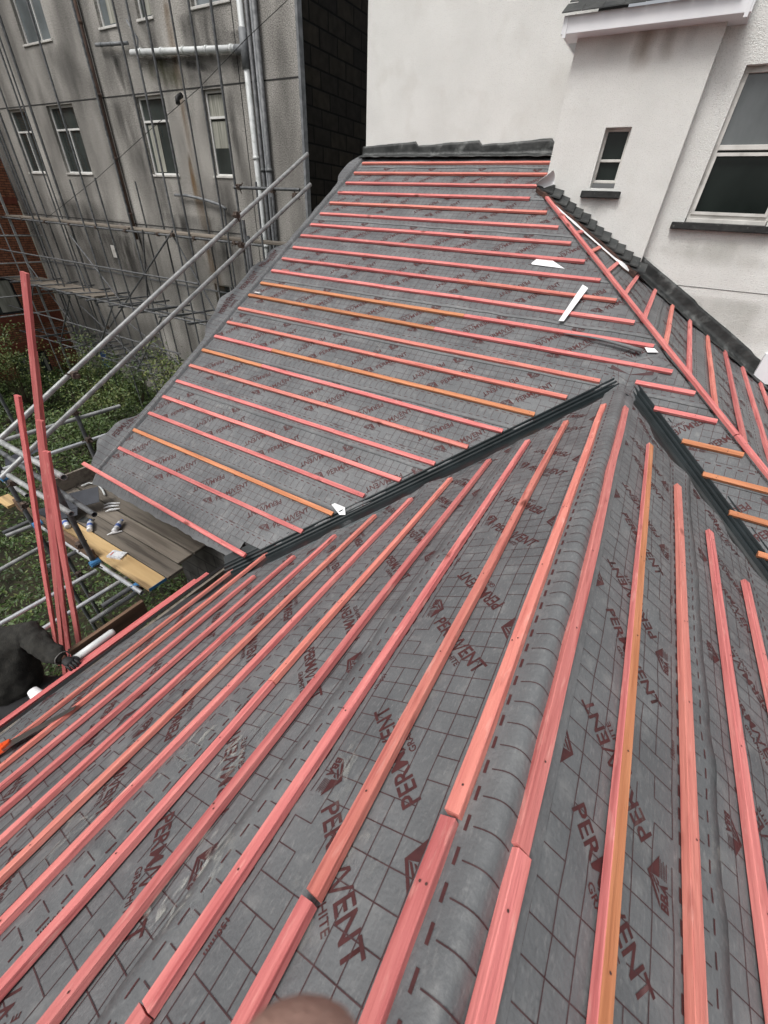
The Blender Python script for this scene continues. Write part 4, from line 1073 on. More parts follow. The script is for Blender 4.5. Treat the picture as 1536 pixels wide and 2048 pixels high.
pipe('waste_pipe', gp([(350,390),(372,391),(396,396),(420,403),(438,409),(452,418)]), .032, 'pipe_grey')
b = MB(); c = G(363,190,YG-.06); b.tube([c, c+Vector((0,-.14,-.08)), c+Vector((.02,-.16,-.18))], .055, M['blackfelt'], 10); b.build('vent_outlet', gb, smooth=True)
da, db = G(205,705), G(236,785); b = MB(); b.box((da.x-.15, YG-.05, db.z-.6), (da.x+.45, YG-.012, da.z), M['blue']); b.build('blue_panel', gb)
na = G(222,490); b = MB(); b.box((na.x, YG-.03, na.z-.35), (na.x+.25, YG-.01, na.z), M['upvcold']); b.build('wall_notice', gb)
# ------------------------------------------------------------------ brick building
bk = empty('brick_building', (-22, 4, -6.5), 'orange brick building with dark window frames at the far left', 'building')
BX = -21.5
def wall_x(b, x, y0, y1, z0, z1, holes, mt, depth=.12):
    ys = sorted({y0, y1, *[h[0] for h in holes], *[h[1] for h in holes]}); zs = sorted({z0, z1, *[h[2] for h in holes], *[h[3] for h in holes]})
    for i in range(len(ys)-1):
        for j in range(len(zs)-1):
            cy = (ys[i]+ys[i+1])/2; cz = (zs[j]+zs[j+1])/2
            if any(h[0] < cy < h[1] and h[2] < cz < h[3] for h in holes): continue
            b.add([(x,ys[i],zs[j]),(x,ys[i+1],zs[j]),(x,ys[i+1],zs[j+1]),(x,ys[i],zs[j+1])], [(0,1,2,3)], mt)
    for (a, c, d, e) in holes: b.add([(x,a,d),(x,c,d),(x,c,e),(x,a,e),(x-depth,a,d),(x-depth,c,d),(x-depth,c,e),(x-depth,a,e)], [(1,5,4,0),(2,6,5,1),(3,7,6,2),(0,4,7,3)], mt)
def Bx(u, v): return X_(u, v, BX)
h1 = (Bx(0,560).y-1.2, Bx(40,600).y, Bx(30,628).z, Bx(12,556).z); h2 = (Bx(22,715).y, Bx(60,715).y, Bx(40,768).z, Bx(40,710).z)
h3 = (Bx(72,712).y, Bx(96,712).y, h2[2], h2[3])
b = MB(); wall_x(b, BX, -14, 9.2, -8.5, 6, [h1, h2, h3], M['brick']); b.build('wall', bk)
b = MB(); zz = h1[2]; b.box((BX, -14, zz-.42), (BX+.03, 9.19, zz-.02), M['darkband']); b.box((BX, -14, h2[3]+.06), (BX+.03, 9.19, h2[3]+.42), M['darkband']); b.box((BX, -14, h1[3]+2.3), (BX+.03, 9.19, h1[3]+2.5), M['darkband']); b.build('brick_band', bk)
for hh in (h1, h2, h3):
    b = MB(); y0, y1, z0, z1 = hh; f = .08
    for bxx in ((y0,y1,z0,z0+f),(y0,y1,z1-f,z1),(y0,y0+f,z0+f,z1-f),(y1-f,y1,z0+f,z1-f)): b.box((BX-.1, bxx[0], bxx[2]), (BX-.05, bxx[1], bxx[3]), M['blacksill'])
    w = b.build('window', bk); b = MB(); b.box((BX-.09, y0+f*.5, z0+f*.5), (BX-.08, y1-f*.5, z1-f*.5), M['glassg']); b.build('pane', w)
    b = MB(); b.box((BX-.079, y0+(y1-y0)*.55, z0+f), (BX-.076, y1-f, z1-f), M['curtain']); b.build('curtain', w)

for (u0, v0, u1, v1, w0, w1, mt, am) in ((1300,55,1270,150,.10,.12,'rustsoft',.5),(1345,52,1325,130,.06,.09,'rustsoft',.45),(1390,48,1372,110,.05,.06,'sootsoft',.18),(1235,60,1215,130,.15,.2,'algae',.2),(1205,396,1190,440,.12,.16,'sootsoft',.3)):
    fstain(Y_(u0, v0, YW), Y_(u1, v1, YW), w0, w1, M[mt], 'stain', YW-.0013-.0002*random.random(), house, amt=am)
for (u0, v0, u1, v1, w0, w1, mt, am) in ((1430,478,1420,540,.5,.6,'algae',.3),(1400,590,1440,690,.9,1.1,'algae',.25)):
    fstain(Y_(u0, v0, YWR), Y_(u1, v1, YWR), w0, w1, M[mt], 'stain', YWR-.0040, house, amt=am)
# ------------------------------------------------------------------ scaffolding against the grey building
sc = empty('scaffolding', (-14, 8.3, -6.4), 'tall dark tube scaffolding in front of the grey pebbledash building', 'scaffolding')
TR = .0242
def stube(root, P, Q, mt='galvdark', r=TR, name='scaffold_tube', lab=None):
    P, Q = Vector(P), Vector(Q); x = (Q-P).normalized(); z = x.orthogonal().normalized(); y = z.cross(x)
    mw = Matrix(((x.x,y.x,z.x,0),(x.y,y.y,z.y,0),(x.z,y.z,z.z,0),(0,0,0,1))); mw.translation = P
    L = (Q-P).length; b = MB(); n = 12
    b.tube([(0,0,0),(L,0,0)], r, M[mt], n, cap=False); b.tube([(L,0,0),(0,0,0)], r*.86, M[mt], n, cap=False)
    vs = []
    for X in (0, L):
        for rr in (r, r*.86): vs += [(X, rr*math.cos(2*math.pi*k/n), rr*math.sin(2*math.pi*k/n)) for k in range(n)]
    for g in (0, 2*n): b.add(vs[g:g+2*n], [(k, (k+1) % n, n+(k+1) % n, n+k) for k in range(n)], M[mt])
    o = b.build(name, root, smooth=False)
    o.matrix_local = Matrix.Translation(root.location).inverted() @ mw
    for p in o.data.polygons:
        if len(p.vertices) == 4: p.use_smooth = True
    if lab: o['label'] = lab
    return o
def coupler(root, p, s=1, mt='coupler'):
    b = MB(); p = Vector(p); q = Quaternion((random.random(), random.random(), random.random()), random.random()*3)
    b.tube([p-Vector((.03*s,0,0)), p+Vector((.03*s,0,0))], .036*s, M[mt], 8); b.tube([p-Vector((0,0,.03*s)), p+Vector((0,0,.03*s))], .036*s, M[mt], 8)
    for k in range(3):
        d = q @ Vector((math.cos(k*2.1), math.sin(k*2.1), .3)); b.tube([p, p+d*.075*s], .008*s, M[mt], 5)
    return b.build('coupler', root)
YO, YI = 7.9, 8.75
outer = [((0,90/4.8),(150,320)),]
# outer standards: image columns (u at v=200 px) solved on the plane y=YO
zl = Y_(300,456,YO).z            # ledger / deck height
for (u, v) in ((52,320),(152,320),(97,320),(228,320),(297,320),(345,300),(415,250),(454,250)):
    yy = YO if u in (152,228,345,454) else YI-.15
    p = Y_(u, v, yy); stube(sc, (p.x, yy, 5.6), (p.x, yy, -6.3))
for (u, v, yy) in ((20,330,YI-.15),(8,250,YO),(472,380,YI-.15),(548,470,YI-.12),(60,420,YO)):
    p = Y_(u, v, yy); stube(sc, (p.x, yy, 5.2 if u < 540 else .2), (p.x, yy, -6.3))
for (u, v, yy) in ((35,200,YO),(75,260,YI-.1),(120,300,YO-.6),(182,330,YO-.6),(262,330,YI-.1),(320,320,YO-.6),(395,330,YI-.15),(430,300,YO-.6),(520,440,YO-.5),(15,120,YI-.1)):
    p = Y_(u, v, yy); top = 5.6 if u in (35,75,320,395,15) else Y_(300,456,YO).z+random.uniform(.2,1.2)
    stube(sc, (p.x, yy, top), (p.x, yy, -6.3), r=.021)
for i in range(10):
    x = -20.3+i*1.15; stube(sc, (x, YO-.9, zl-1.93+.04*random.random()), (x+.3, YO+.35, zl-1.9), r=.021)
    if i < 8: stube(sc, (x, YO-.8, zl-3.7), (x+.2, YI, zl-3.72), r=.021)
    if i % 2 == 0: stube(sc, (x, YO-.62, zl-3.8), (x+2.0, YO-.62, zl-2.0), r=.021)
for z in (zl-1.0, zl-1.93, zl-2.9, zl-3.8): stube(sc, (-21, YO-.6, z), (-9.6 if z > zl-2 else -11, YO-.6, z), r=.021)
for z, x0, x1, yy in ((zl-.12,-21,-7.9,YO),(zl-.12,-21,-8.1,YI-.2),(zl-2.05,-21,-9.8,YO),(zl-2.05,-21,-9.6,YI-.2),(zl-3.9,-21,-10.5,YO),(zl-3.9,-21,-10.5,YI-.2)): stube(sc, (x0, yy, z), (x1, yy, z))
for i in range(11):
    x = -19.6+i*1.05
    for z in (zl-1.98, zl-3.84):
        if z < zl-3 and i > 7: continue
        stube(sc, (x, YO-.75+.2*random.random(), z), (x+.0, YI+.15, z))
for (a, c) in (((345,462),(215,660)),((297,620),(285,460)),((345,470),(440,640)),((140,470),(240,600)),((140,640),(50,520)),((250,640),(400,760)),((160,610),(330,770)),((215,655),(150,520))):
    P = Y_(*a, YO-.05); Q = Y_(*c, YO-.05); stube(sc, P, Q, r=.021)
for i in range(7):
    x = -19.8+i*1.75; b = MB()
    L = 3.0
    if i in (0, 2, 4, 6): 
        b.box((x, YO+.02, zl-.08), (x+3.4, YO+.24, zl-.04), M['board']); b.box((x-.1, YO+.27, zl-.08), (x+3.3, YO+.49, zl-.04), M['board']); b.build('deck_board', sc)
b = MB(); b.box((-21, YO-.3, zl-2.0), (-15.2, YO+.5, zl-1.955), M['board']); b.build('deck_board', sc)
pa = Y_(468,375,7.0); pb = Y_(600,388,7.0)
stube(sc, pa, (pb.x, 7.0, pa.z), 'galvdark'); 
for i in range(9):
    coupler(sc, (-20+i*1.4, YO, zl-.12), 1.3)
for u, v in ((478,374),(545,380),(590,392),(345,470),(297,620),(480,488),(485,500),(215,655)): coupler(sc, Y_(u, v, YO-.1 if v > 400 else 7.0), 1.3)
# the left hand frame by the brick building (parts of the same scaffold)
for (u, v) in ((10,420),(30,520),(70,560)):
    p = X_(u, v, -19.8); stube(sc, (p.x, p.y, 1.2 if u < 40 else 0), (p.x, p.y, -6.4), 'galv', r=.022)
for z in (-1.2, -2.0, -3.0, -3.6): stube(sc, (-19.7, 2, z), (-19.7, 8.8, z), 'galv', r=.022)
# ------------------------------------------------------------------ raking guard rails beside the verge + near scaffold
ns = empty('access_scaffold', (-5.2, 1.6, -6.3), 'scaffold of galvanised tubes around the timber platform at the eaves corner', 'scaffolding')
XRAIL = -4.80
def railpt(u, v): return X_(u, v, XRAIL)
P = railpt(615,308); Q = railpt(12,867); stube(ns, P, Q+(Q-P)*.02, 'galv', lab='upper raking guard rail beside the verge')
P2 = railpt(621,369); Q2 = railpt(96,867); stube(ns, P2, Q2+(Q2-P2)*.12, 'galv', lab='lower raking guard rail beside the verge')
for u, v in ((473,430),(482,490),(150,750)): coupler(ns, X_(u, v, XRAIL+.05), 1)
p = X_(498,490,XRAIL-.06); stube(ns, (p.x, p.y, p.z+.1), (p.x, p.y, -6.2), 'galvdark')
p = X_(486,440,XRAIL-.35); stube(ns, (p.x, p.y, p.z+.0), (p.x, p.y, -6.2), 'galvdark')
# y-direction rails (left side)
ZP = -3.15
def zt(u0, v0, u1, v1, z, mt, e0=0, e1=0, lab=None):
    P = Z_(u0, v0, z); Q = Z_(u1, v1, z); d = (Q-P).normalized(); stube(ns, P-d*e0, Q+d*e1, mt, lab=lab)
zt(0,883,240,812,-2.25,'galv',.8,0,'grey guard rail pointing towards the garden')
zt(12,937,254,856,-2.62,'galvbright',.8,0,'bright aluminium rail pointing towards the garden')
zt(0,1042,0+64,1004,-3.2,'galv',.3,.0) if False else None
zt(36,1228,193,1141,-3.45,'galvbright',.35,0); zt(84,1259,262,1150,-3.45,'galvbright',.5,.0)
zt(124,1080,284,1186,-3.22,'galvbright',.5,0,'bright tube along the open edge of the platform')
zt(180,1245,280,1180,-3.32,'galv',0,0)
zt(12,1072,82,1045,-3.2,'galv',0,.1); zt(0,1140,90,1090,-3.5,'galv',.6,.1)
zt(0,903,160,1010,-2.30,'galvdark',.4,.25); zt(0,955,30,975,-2.9,'galv',.3,.3)
# standards
def post(u, v, y, zt_, zb_, mt='galvdark'):
    p = Y_(u, v, y); return stube(ns, (p.x, y, zt_), (p.x, y, zb_), mt)
post(160,1070,1.12, Y_(75,920,1.12).z, -3.05)
post(160,1160,1.30, Y_(117,1077,1.30).z+.3, -6.2)
post(40,1005,1.15, Y_(0,925,1.15).z+.4, -6.2)
post(172,875,2.15, Y_(144,818,2.15).z, -6.2)
post(25,840,2.1, Y_(0,790,2.1).z+.1, -6.2)
post(205,1180,.95, -3.4, -6.2); 
for (u, v, y) in ((90,975,1.12),(160,1090,1.12),(190,1128,1.12),(25,965,1.15),(48,1010,1.15),(150,825,2.15),(178,880,2.15),(40,868,2.1),(158,1148,1.3),(184,1190,1.3),(278,1176,1.25),(120,1078,1.2)):
    coupler(ns, Y_(u, v, y), 1)
for (u, v, y) in ((12,955,1.15),(75,1048,1.15),(190,1125,1.12),(272,1172,1.24)):
    p = Y_(u, v, y); b = MB(); b.tube([p-Vector((0,.045,0)), p+Vector((0,.045,0))], .034, M['bluetape'], 10); b.build('blue_clip', ns)
# stub ends pointing at the camera
for (u, v) in ((128,955),(143,1028)):
    p = Y_(u, v, 1.05); stube(ns, p, p+Vector((-1.2,0.0,.0)), 'galv')
# ------------------------------------------------------------------ platform boards
def board(x0, x1, y0, y1, z, mt, label, name='scaffold_board'):
    b = MB(); L = x1-x0; n = 8; w = y1-y0; th = .038
    vs = []
    for i in range(n+1):
        x = L*i/n; s = .004*noise.noise(Vector((x, y0*5, 0)))
        for yy, zz in ((0,0),(w,0),(w,th),(0,th)): vs.append((x, yy+s, zz+s*.5))
    b.add(vs, [(i*4+(a+1) % 4, i*4+a, (i+1)*4+a, (i+1)*4+(a+1) % 4) for i in range(n) for a in range(4)]+[(0,1,2,3), (n*4+3,n*4+2,n*4+1,n*4)], M[mt])
    o = b.build(name, None, bevel=.003); o.location = (x0, y0, z-th); tag(o, label, 'board', 'scaffold boards of the platform'); return o
pr = [Z_(419,1088,ZP), Z_(385,1110,ZP), Z_(340,1155,ZP), Z_(297,1179,ZP)]
xe = pr[0].x; yb = pr[3].y
W4 = (pr[0].y+.01-yb)/4
XL_ = -6.0
board(-5.45, pr[3].x+.0, yb, yb+W4-.010, ZP+.004, 'boardnew', 'pale yellow board with dark smears, at the open edge of the platform')
board(-5.75, pr[2].x-.02, yb+W4, yb+2*W4-.014, ZP, 'board', 'weathered grey board next to the pale yellow board')
board(-5.9, pr[1].x-.03, yb+2*W4, yb+3*W4-.014, ZP-.008, 'board', 'weathered board in the middle of the platform carrying white strips')
board(-5.9, pr[0].x-.02, yb+3*W4, yb+4*W4+.10, ZP+.005, 'board', 'weathered board of the platform closest to the eaves')
b = MB(); a = Z_(297,1179,ZP); b.box((a.x+.0005, yb+.002, ZP-.033), (a.x+.003, yb+W4-.01, ZP+.003), M['bluetape']); o = b.build('board_end_band'); tag(o, 'blue painted band on the cut end of the pale board', 'band')
# bearers beneath
for x in (-3.6, -4.6, -5.6): stube(ns, (x, .9, ZP-.075), (x, 2.3, ZP-.075), 'galvdark')
# toe boards (on edge)
def plank(P, Q, hgt, th, mt, label):
    P, Q = Vector(P), Vector(Q); x = (Q-P).normalized(); y = Vector((0,0,1)).cross(x).normalized(); b = MB()
    vs = [P, Q, Q+y*th, P+y*th]; vs += [v+Vector((0,0,hgt)) for v in vs]
    b.add(vs, [(0,3,2,1),(4,5,6,7),(0,1,5,4),(1,2,6,5),(2,3,7,6),(3,0,4,7)], M[mt]); o = b.build('toe_board', None, bevel=.003); tag(o, label, 'board'); return o
e0 = Z_(125,965,ZP+.2); e1 = Z_(196,935,ZP+.2)
plank((e0.x-.15, yb+.35, ZP+.0), (e0.x-.15, yb+4*W4+.12, ZP+.0), .2, .035, 'board', 'toe board on edge across the far end of the platform')
plank((-5.9, yb-.05, ZP-.04), (Z_(195,1115,ZP).x, yb-.05, ZP-.04), .16, .035, 'boardbrown', 'brown toe board on edge along the open side of the platform')
plank((-3.02, .42, -3.12), (-3.02, 1.05, -3.12), .2, .035, 'boardbrown', 'brown toe board on edge below the gable eaves')
board(-6.25, -5.95, yb-.12, yb+.02, ZP+.03, 'boardnew', 'short pale board end sticking out at the far left of the platform')
# walkway by the gable eaves (person stands here)
o = board(-3.75, -3.05, -1.6, .9, -4.12, 'board', 'low walkway deck below the gable eaves')
# blue slates
def slab(c, ux, uy, w, l, th, mt, name, label, cat, up=None):
    c = Vector(c); ux = Vector(ux).normalized(); uy = Vector(uy); uy = (uy-ux*uy.dot(ux)).normalized(); n = ux.cross(uy)
    vs = [c+ux*(a*w/2)+uy*(d*l/2) for a, d in ((-1,-1),(1,-1),(1,1),(-1,1))]; vs += [v+n*th for v in vs]
    b = MB(); b.add(vs, [(0,3,2,1),(4,5,6,7),(0,1,5,4),(1,2,6,5),(2,3,7,6),(3,0,4,7)], M[mt]); o = b.build(name, None, bevel=.001); return tag(o, label, cat)
c = Z_(152,1000,ZP+.16); slab(c, (.8,-.5,-.3), (.5,.8,.1), .26, .5, .006, 'slateblue', 'loose_slate', 'large blue black slate leaning at the platform corner', 'slate')
c = Z_(115,1025,ZP+.10); slab(c, (.8,-.5,-.25), (.5,.8,.1), .26, .42, .006, 'slateblue', 'loose_slate', 'blue black slate half hidden behind the leaning battens', 'slate')
c = Z_(45,910,-3.3); slab(c, (.8,-.3,0), (.3,.8,.25), .3, .5, .006, 'slateblue', 'loose_slate', 'dark slate between the tubes left of the leaning battens', 'slate')
c = Z_(172,1041,ZP+.006); slab(c, (.9,.3,0), (-.3,.9,0), .16, .09, .006, 'slate', 'slate_offcut', 'small dark slate offcut on the platform beside a bottle', 'slate')
# bottles
def bottle(u, v, ang, label):
    p = Z_(u, v, ZP+.034); d = Vector((math.cos(ang), math.sin(ang), 0)); root = empty('plastic_bottle', p-Vector((0,0,.034)), label, 'bottle', 'empty bottles on the platform')
    prof = ((-.10,.022),(-.098,.031),(-.06,.032),(-.05,.028),(-.035,.032),(.0,.031),(.03,.032),(.06,.030),(.085,.014),(.10,.012))
    b = MB(); b.tube([p+d*a for a, r in prof], [r for a, r in prof], M['petplastic'], 14); b.build('body', root, smooth=True)
    b = MB(); b.tube([p+d*.098, p+d*.115], .015, M['bottlelabel'] if ang > 2 else M['whitepaper'], 12); b.build('cap', root)
    b = MB(); b.tube([p+d*-.03, p+d*.015], .0325, M['bottlelabel'], 14, cap=False); b.build('label_band', root, smooth=True)
bottle(131,1046, 2.9, 'clear bottle lying on the pale board behind the leaning battens')
bottle(180,1051, 2.6, 'crushed clear bottle with blue label lying by the slate offcut')
bottle(236,1052, 2.2, 'clear bottle with blue label lying in the middle of the boards')
for i, (u0, v0, u1, v1) in enumerate(((208,1010,240,1006),(208,1016,238,1011),(211,1023,240,1017),(214,1070,245,1062))):
    P, Q = Z_(u0, v0, ZP+.012), Z_(u1, v1, ZP+.012); b = MB(); b.tube([P, P.lerp(Q,.3)+Vector((0,.01,.008)), P.lerp(Q,.7)+Vector((0,0,.004)), Q], [.006,.014,.013,.005], M['whitepaper'], 6)
    o = b.build('white_strip'); tag(o, ['thin white offcut strip, topmost of three on the weathered board','thin white offcut strip, middle of three on the weathered board','thin white offcut strip, lowest of three on the weathered board','thicker white strip lying below the middle bottle'][i], 'offcut')
pk = Z_(234,1110,ZP+.012); b = MB(); Mx = Matrix.Translation(pk) @ Matrix.Rotation(.35, 4, 'Z')
b.box((-.085,-.055,-.01), (.085,.055,.012), M['petplastic'], Mx); b.box((-.03,-.03,.0121), (.04,.035,.014), M['whitepaper'], Mx); b.box((-.06,-.03,.0121), (-.045,.02,.0142), M['red'], Mx)
o = b.build('plastic_packet', None, bevel=.006); tag(o, 'clear plastic food packet with a white label on the pale board', 'packet')
b = MB(); pts = [Z_(u, v, ZP+.03) for u, v in ((163,972),(178,966),(195,968),(205,980),(210,990))]; b.tube(pts, .012, M['pipe_white'], 8); o = b.build('bent_hose', None, smooth=True); tag(o, 'short bent white hose on the platform near the roof corner', 'hose')
# white grey roll along eaves + red battens in gutter
P = Vector((-2.82, .47, -2.86)); Q = Vector((-2.80, 1.02, -2.83))
P = Z_(150,1318,-2.86); Q = Z_(228,1262,-2.86)
b = MB(); b.tube([P, P.lerp(Q,.6), Q.lerp(P,.06), Q], [.03,.03,.03,.022], M['pipe_white'], 14); o = b.build('white_pipe_length', None, smooth=True); tag(o, 'white pipe length lying along the gable eaves', 'pipe')
for i, (x, z, y0, y1, lab) in enumerate(((-2.74,-2.86,-.3,1.55,'red batten lying nearest the membrane edge along the gable eaves'),(-2.80,-2.90,.35,1.45,'red batten lying outermost along the gable eaves'))):
    o = batten((x, y0, z), (x, y1, z), Vector((0,0,1)), 'red', parent=None, name='loose_batten', nails=False); tag(o, lab, 'batten', 'loose battens')
# loose batten lying along the front eave
P = hitA(170,929); P = Vector((-4.80, 1.60, -2.43)); Q = Vector((-2.27, 1.56, -2.45))
P = Y_(170,930,1.62); Q = Y_(492,1114,1.60)
o = batten(P, Q, Vector((0,-.35,.93)), 'pink', parent=None, name='loose_batten', nails=True); tag(o, 'long pink batten lying along the front eaves with its end sticking out over the platform', 'batten', 'loose battens')
# battens leaning upright
YL = .42
def lean(u0, v0, u1, v1, y0, y1, label, sw=0, mt='red'):
    P = Y_(u0, v0, y0); Q = Y_(u1, v1, y1); o = batten(P, Q, Vector((.45+sw,-.8,.35)), mt, parent=None, name='leaning_batten', nails=False, wob=.003); return tag(o, label, 'batten', 'battens standing upright against the eaves')
base_y = .50
lean(134,1345, 56,545, .44,1.28, 'tallest red batten standing upright by the worker', 0)
lean(146,1340, 84,838, .47,1.05, 'red batten leaning just right of the tallest one', .15)
lean(122,1325, 42,790, .46,1.10, 'red batten leaning away to the left of the tallest one', -.1)
lean(166,1312, 97,900, .53,.95, 'short red batten splaying out to the right at its foot', .1)
lean(140,1342, 70,700, .50,1.22, 'red batten directly behind the tallest one', .3)

# ------------------------------------------------------------------ person (body one mesh; clothing meshes as children)
pc = Z_(40,1380,-3.0)
person = empty('person', (-3.3, .0, -4.12), 'worker in dark sweater and black trousers bending at the left edge, gloved hand on battens', 'person')
def skinobj(name, nodes, edges, mt, parent, sub=2):
    me = bpy.data.meshes.new(name); me.from_pydata([n[0] for n in nodes], edges, []); o = link(name, me, parent)
    me.materials.append(mt)
    sk = o.modifiers.new('skin', 'SKIN'); sk.use_smooth_shade = True
    for i, n in enumerate(nodes):
        r = n[1]; me.skin_vertices[0].data[i].radius = r if isinstance(r, tuple) else (r, r)
    me.skin_vertices[0].data[0].use_root = True
    ss = o.modifiers.new('sub', 'SUBSURF'); ss.levels = sub; ss.render_levels = sub
    return o
hip = Z_(48,1392,-3.22); sh = Z_(-30,1290,-2.75); shR = Z_(60,1268,-2.74); el = Z_(98,1305,-2.80); wr = Z_(128,1318,-2.80); hand = Z_(140,1325,-2.80)
PX = hip.x-.0

neck = sh-CR*.17+Vector((0,0,.02)); head = neck-CR*.12
kneeR = Vector((hip.x-.02, hip.y+.12, -3.62)); kneeL = Vector((hip.x-.25, hip.y-.05, -3.62)); ftR = Vector((hip.x-.05, hip.y-.02, -4.06)); ftL = Vector((hip.x-.32, hip.y-.15, -4.06))
hR_ = hip+Vector((.05,.02,-.08)); hL_ = hip+Vector((-.2,-.06,-.08)); hc = (hR_+hL_)/2+Vector((0,0,.12))
shL = sh+Vector((-.22,-.12,.0))
chest = (shR+shL)/2+Vector((0,-.02,-.04)); mid = hc.lerp(chest, .5)+Vector((0,0,.03))
elL = shL+Vector((-.05,.2,-.25)); wrL = elL+Vector((.1,.22,-.1))
nodes = [(hc, (.08,.07)), (mid, (.12,.10)), (chest, (.17,.12)), (neck, .06), (head, .085), (head-CR*.06, .075), (shR, .075), (el, .05), (wr, .032), (shL, .07), (elL, .05), (wrL, .035), (hR_, .07), (kneeR, .06), (ftR, .045), (ftR+Vector((.0,.16,-.03)), .04), (hL_, .07), (kneeL, .07), (ftL, .045), (ftL+Vector((0,.16,-.03)), .04)]
ed = [(0,1),(1,2),(2,3),(3,4),(4,5),(2,6),(6,7),(7,8),(2,9),(9,10),(10,11),(0,12),(12,13),(13,14),(14,15),(0,16),(16,17),(17,18),(18,19)]
skinobj('body', nodes, ed, M['skin'], person)
sw = [(hc+Vector((.0,0,-.13)), (.23,.21)), (mid, (.22,.18)), (chest, (.225,.17)), (neck+CR*.05, .085), (shR, .10), (el, .072), (wr, .05), (shL, .095), (elL, .07), (wrL, .05)]
so = skinobj('sweater', sw, [(0,1),(1,2),(2,3),(2,4),(4,5),(5,6),(2,7),(7,8),(8,9)], M['sweater'], person, 4)
ft = bpy.data.textures.new('cloth_folds', 'CLOUDS'); ft.noise_scale = .11; ft.noise_depth = 2
dm = so.modifiers.new('folds', 'DISPLACE'); dm.texture = ft; dm.strength = .045; dm.mid_level = .45; dm.texture_coords = 'GLOBAL'
skinobj('trousers', [(hc+Vector((.0,0,-.02)), (.22,.20)), (hR_, .17), (kneeR, .10), (ftR+Vector((0,0,.05)), .075), (hL_, .125), (kneeL, .10), (ftL+Vector((0,0,.05)), .075)], [(0,1),(1,2),(2,3),(0,4),(4,5),(5,6)], M['trousers'], person)
b = MB()
ring = [hc+Vector((0,0,-.10))+Vector((.185*math.cos(a), .17*math.sin(a), .0))+(mid-hc).normalized()*0 for a in [2*math.pi*k/28 for k in range(29)]]
b.tube(ring, .014, M['hem'], 8); b.build('sweater_hem', person, smooth=True)
# glove: palm and five fingers closed round the battens
gd = (hand-wr).normalized(); gs = gd.cross(Vector((0,0,1))).normalized(); gu = gs.cross(gd)
gl = [(wr, .034), (wr+gd*.05, (.040,.022)), (wr+gd*.085, (.042,.02))]
gn = list(gl); ge = [(0,1),(1,2)]
skinobj('glove', gn, ge, M['glove'], person, 2)
for k in range(4):
    o0 = wr+gd*.085+gs*((k-1.5)*.021); L = (.036,.042,.038,.030)[k]
    n_ = [(o0-gd*.02, .011), (o0+gd*L*.5-gu*.004, .011), (o0+gd*L-gu*.022, .010), (o0+gd*L*.8-gu*.045, .009)]
    skinobj('finger', n_, [(0,1),(1,2),(2,3)], M['glove'], person, 1)
o0 = wr+gd*.035-gs*.04; skinobj('thumb', [(o0+gs*.015, .013), (o0+gd*.02-gs*.012-gu*.01, .012), (o0+gd*.05-gs*.012-gu*.03, .010)], [(0,1),(1,2)], M['glove'], person, 1)
b = MB(); rr = [wr-gd*.02+(gs*math.cos(a)+gu*math.sin(a))*.05 for a in [2*math.pi*k/16 for k in range(17)]]; b.tube(rr, .005, M['hem'], 6); b.build('cuff', person)
for k in range(3):
    P = hR_+Vector((.128+.0*k, -.03+.02*k, .0)); b = MB(); b.tube([P+Vector((-.03,0,.07)), P+Vector((.0,.02,-.05)), P+Vector((-.045,.07,-.45))], .004, M['stripe'], 6); b.build('trouser_stripe', person)
# white bag by the hip
b = MB(); c = Z_(72,1388,-2.86); vs = []
for i in range(7):
    for j in range(9):
        a = math.pi*j/8; vs.append(c+Vector((-.05+.02*i, -.032*math.cos(a)*(1+.1*i), .022*math.sin(a)-.004*i)))
b.add(vs, [(i*9+j, i*9+j+1, (i+1)*9+j+1, (i+1)*9+j) for i in range(6) for j in range(8)], M['whitepaper']); o = b.build('white_sheet_roll', None, smooth=True); tag(o, 'white curled sheet at the eaves below the worker', 'offcut')

# ------------------------------------------------------------------ photographer's fingertip at the bottom edge of the frame
fg = empty('photographer_finger', CF*.0+ray(600,2120)*.10, 'out of focus fingertip of the photographer at the bottom edge', 'finger')
dep = .085; c0f = ray(596,2030)*dep; down = (CD*.9+CF*-.25).normalized()
nn_ = [(c0f, .0165), (c0f+down*.018, .0185), (c0f+down*.035, .0155), (c0f+down*.055, .016), (c0f+down*.075-CF*.01, .009)]
skinobj('fingertip', nn_, [(0,1),(1,2),(2,3),(3,4)], M['fingerskin'], fg, 2)

# ------------------------------------------------------------------ cables
b = MB(); P = G(570,0,YG-.5); Q = G(0,640,YO-.2)
P = Y_(575,0,9.0); Qm = Y_(190,360,8.6); Q = Y_(50,480,8.2)
pts = [Y_(u, v, y) for u, v, y in ((575,0,9.0),(495,75,8.95),(396,178,8.85),(300,260,8.8),(190,360,8.7),(95,435,8.5),(60,465,8.4))]
b.tube(pts, .006, M['blackfelt'], 6); o = b.build('cable'); tag(o, 'thin black cable slung across the grey pebbledash wall', 'cable')

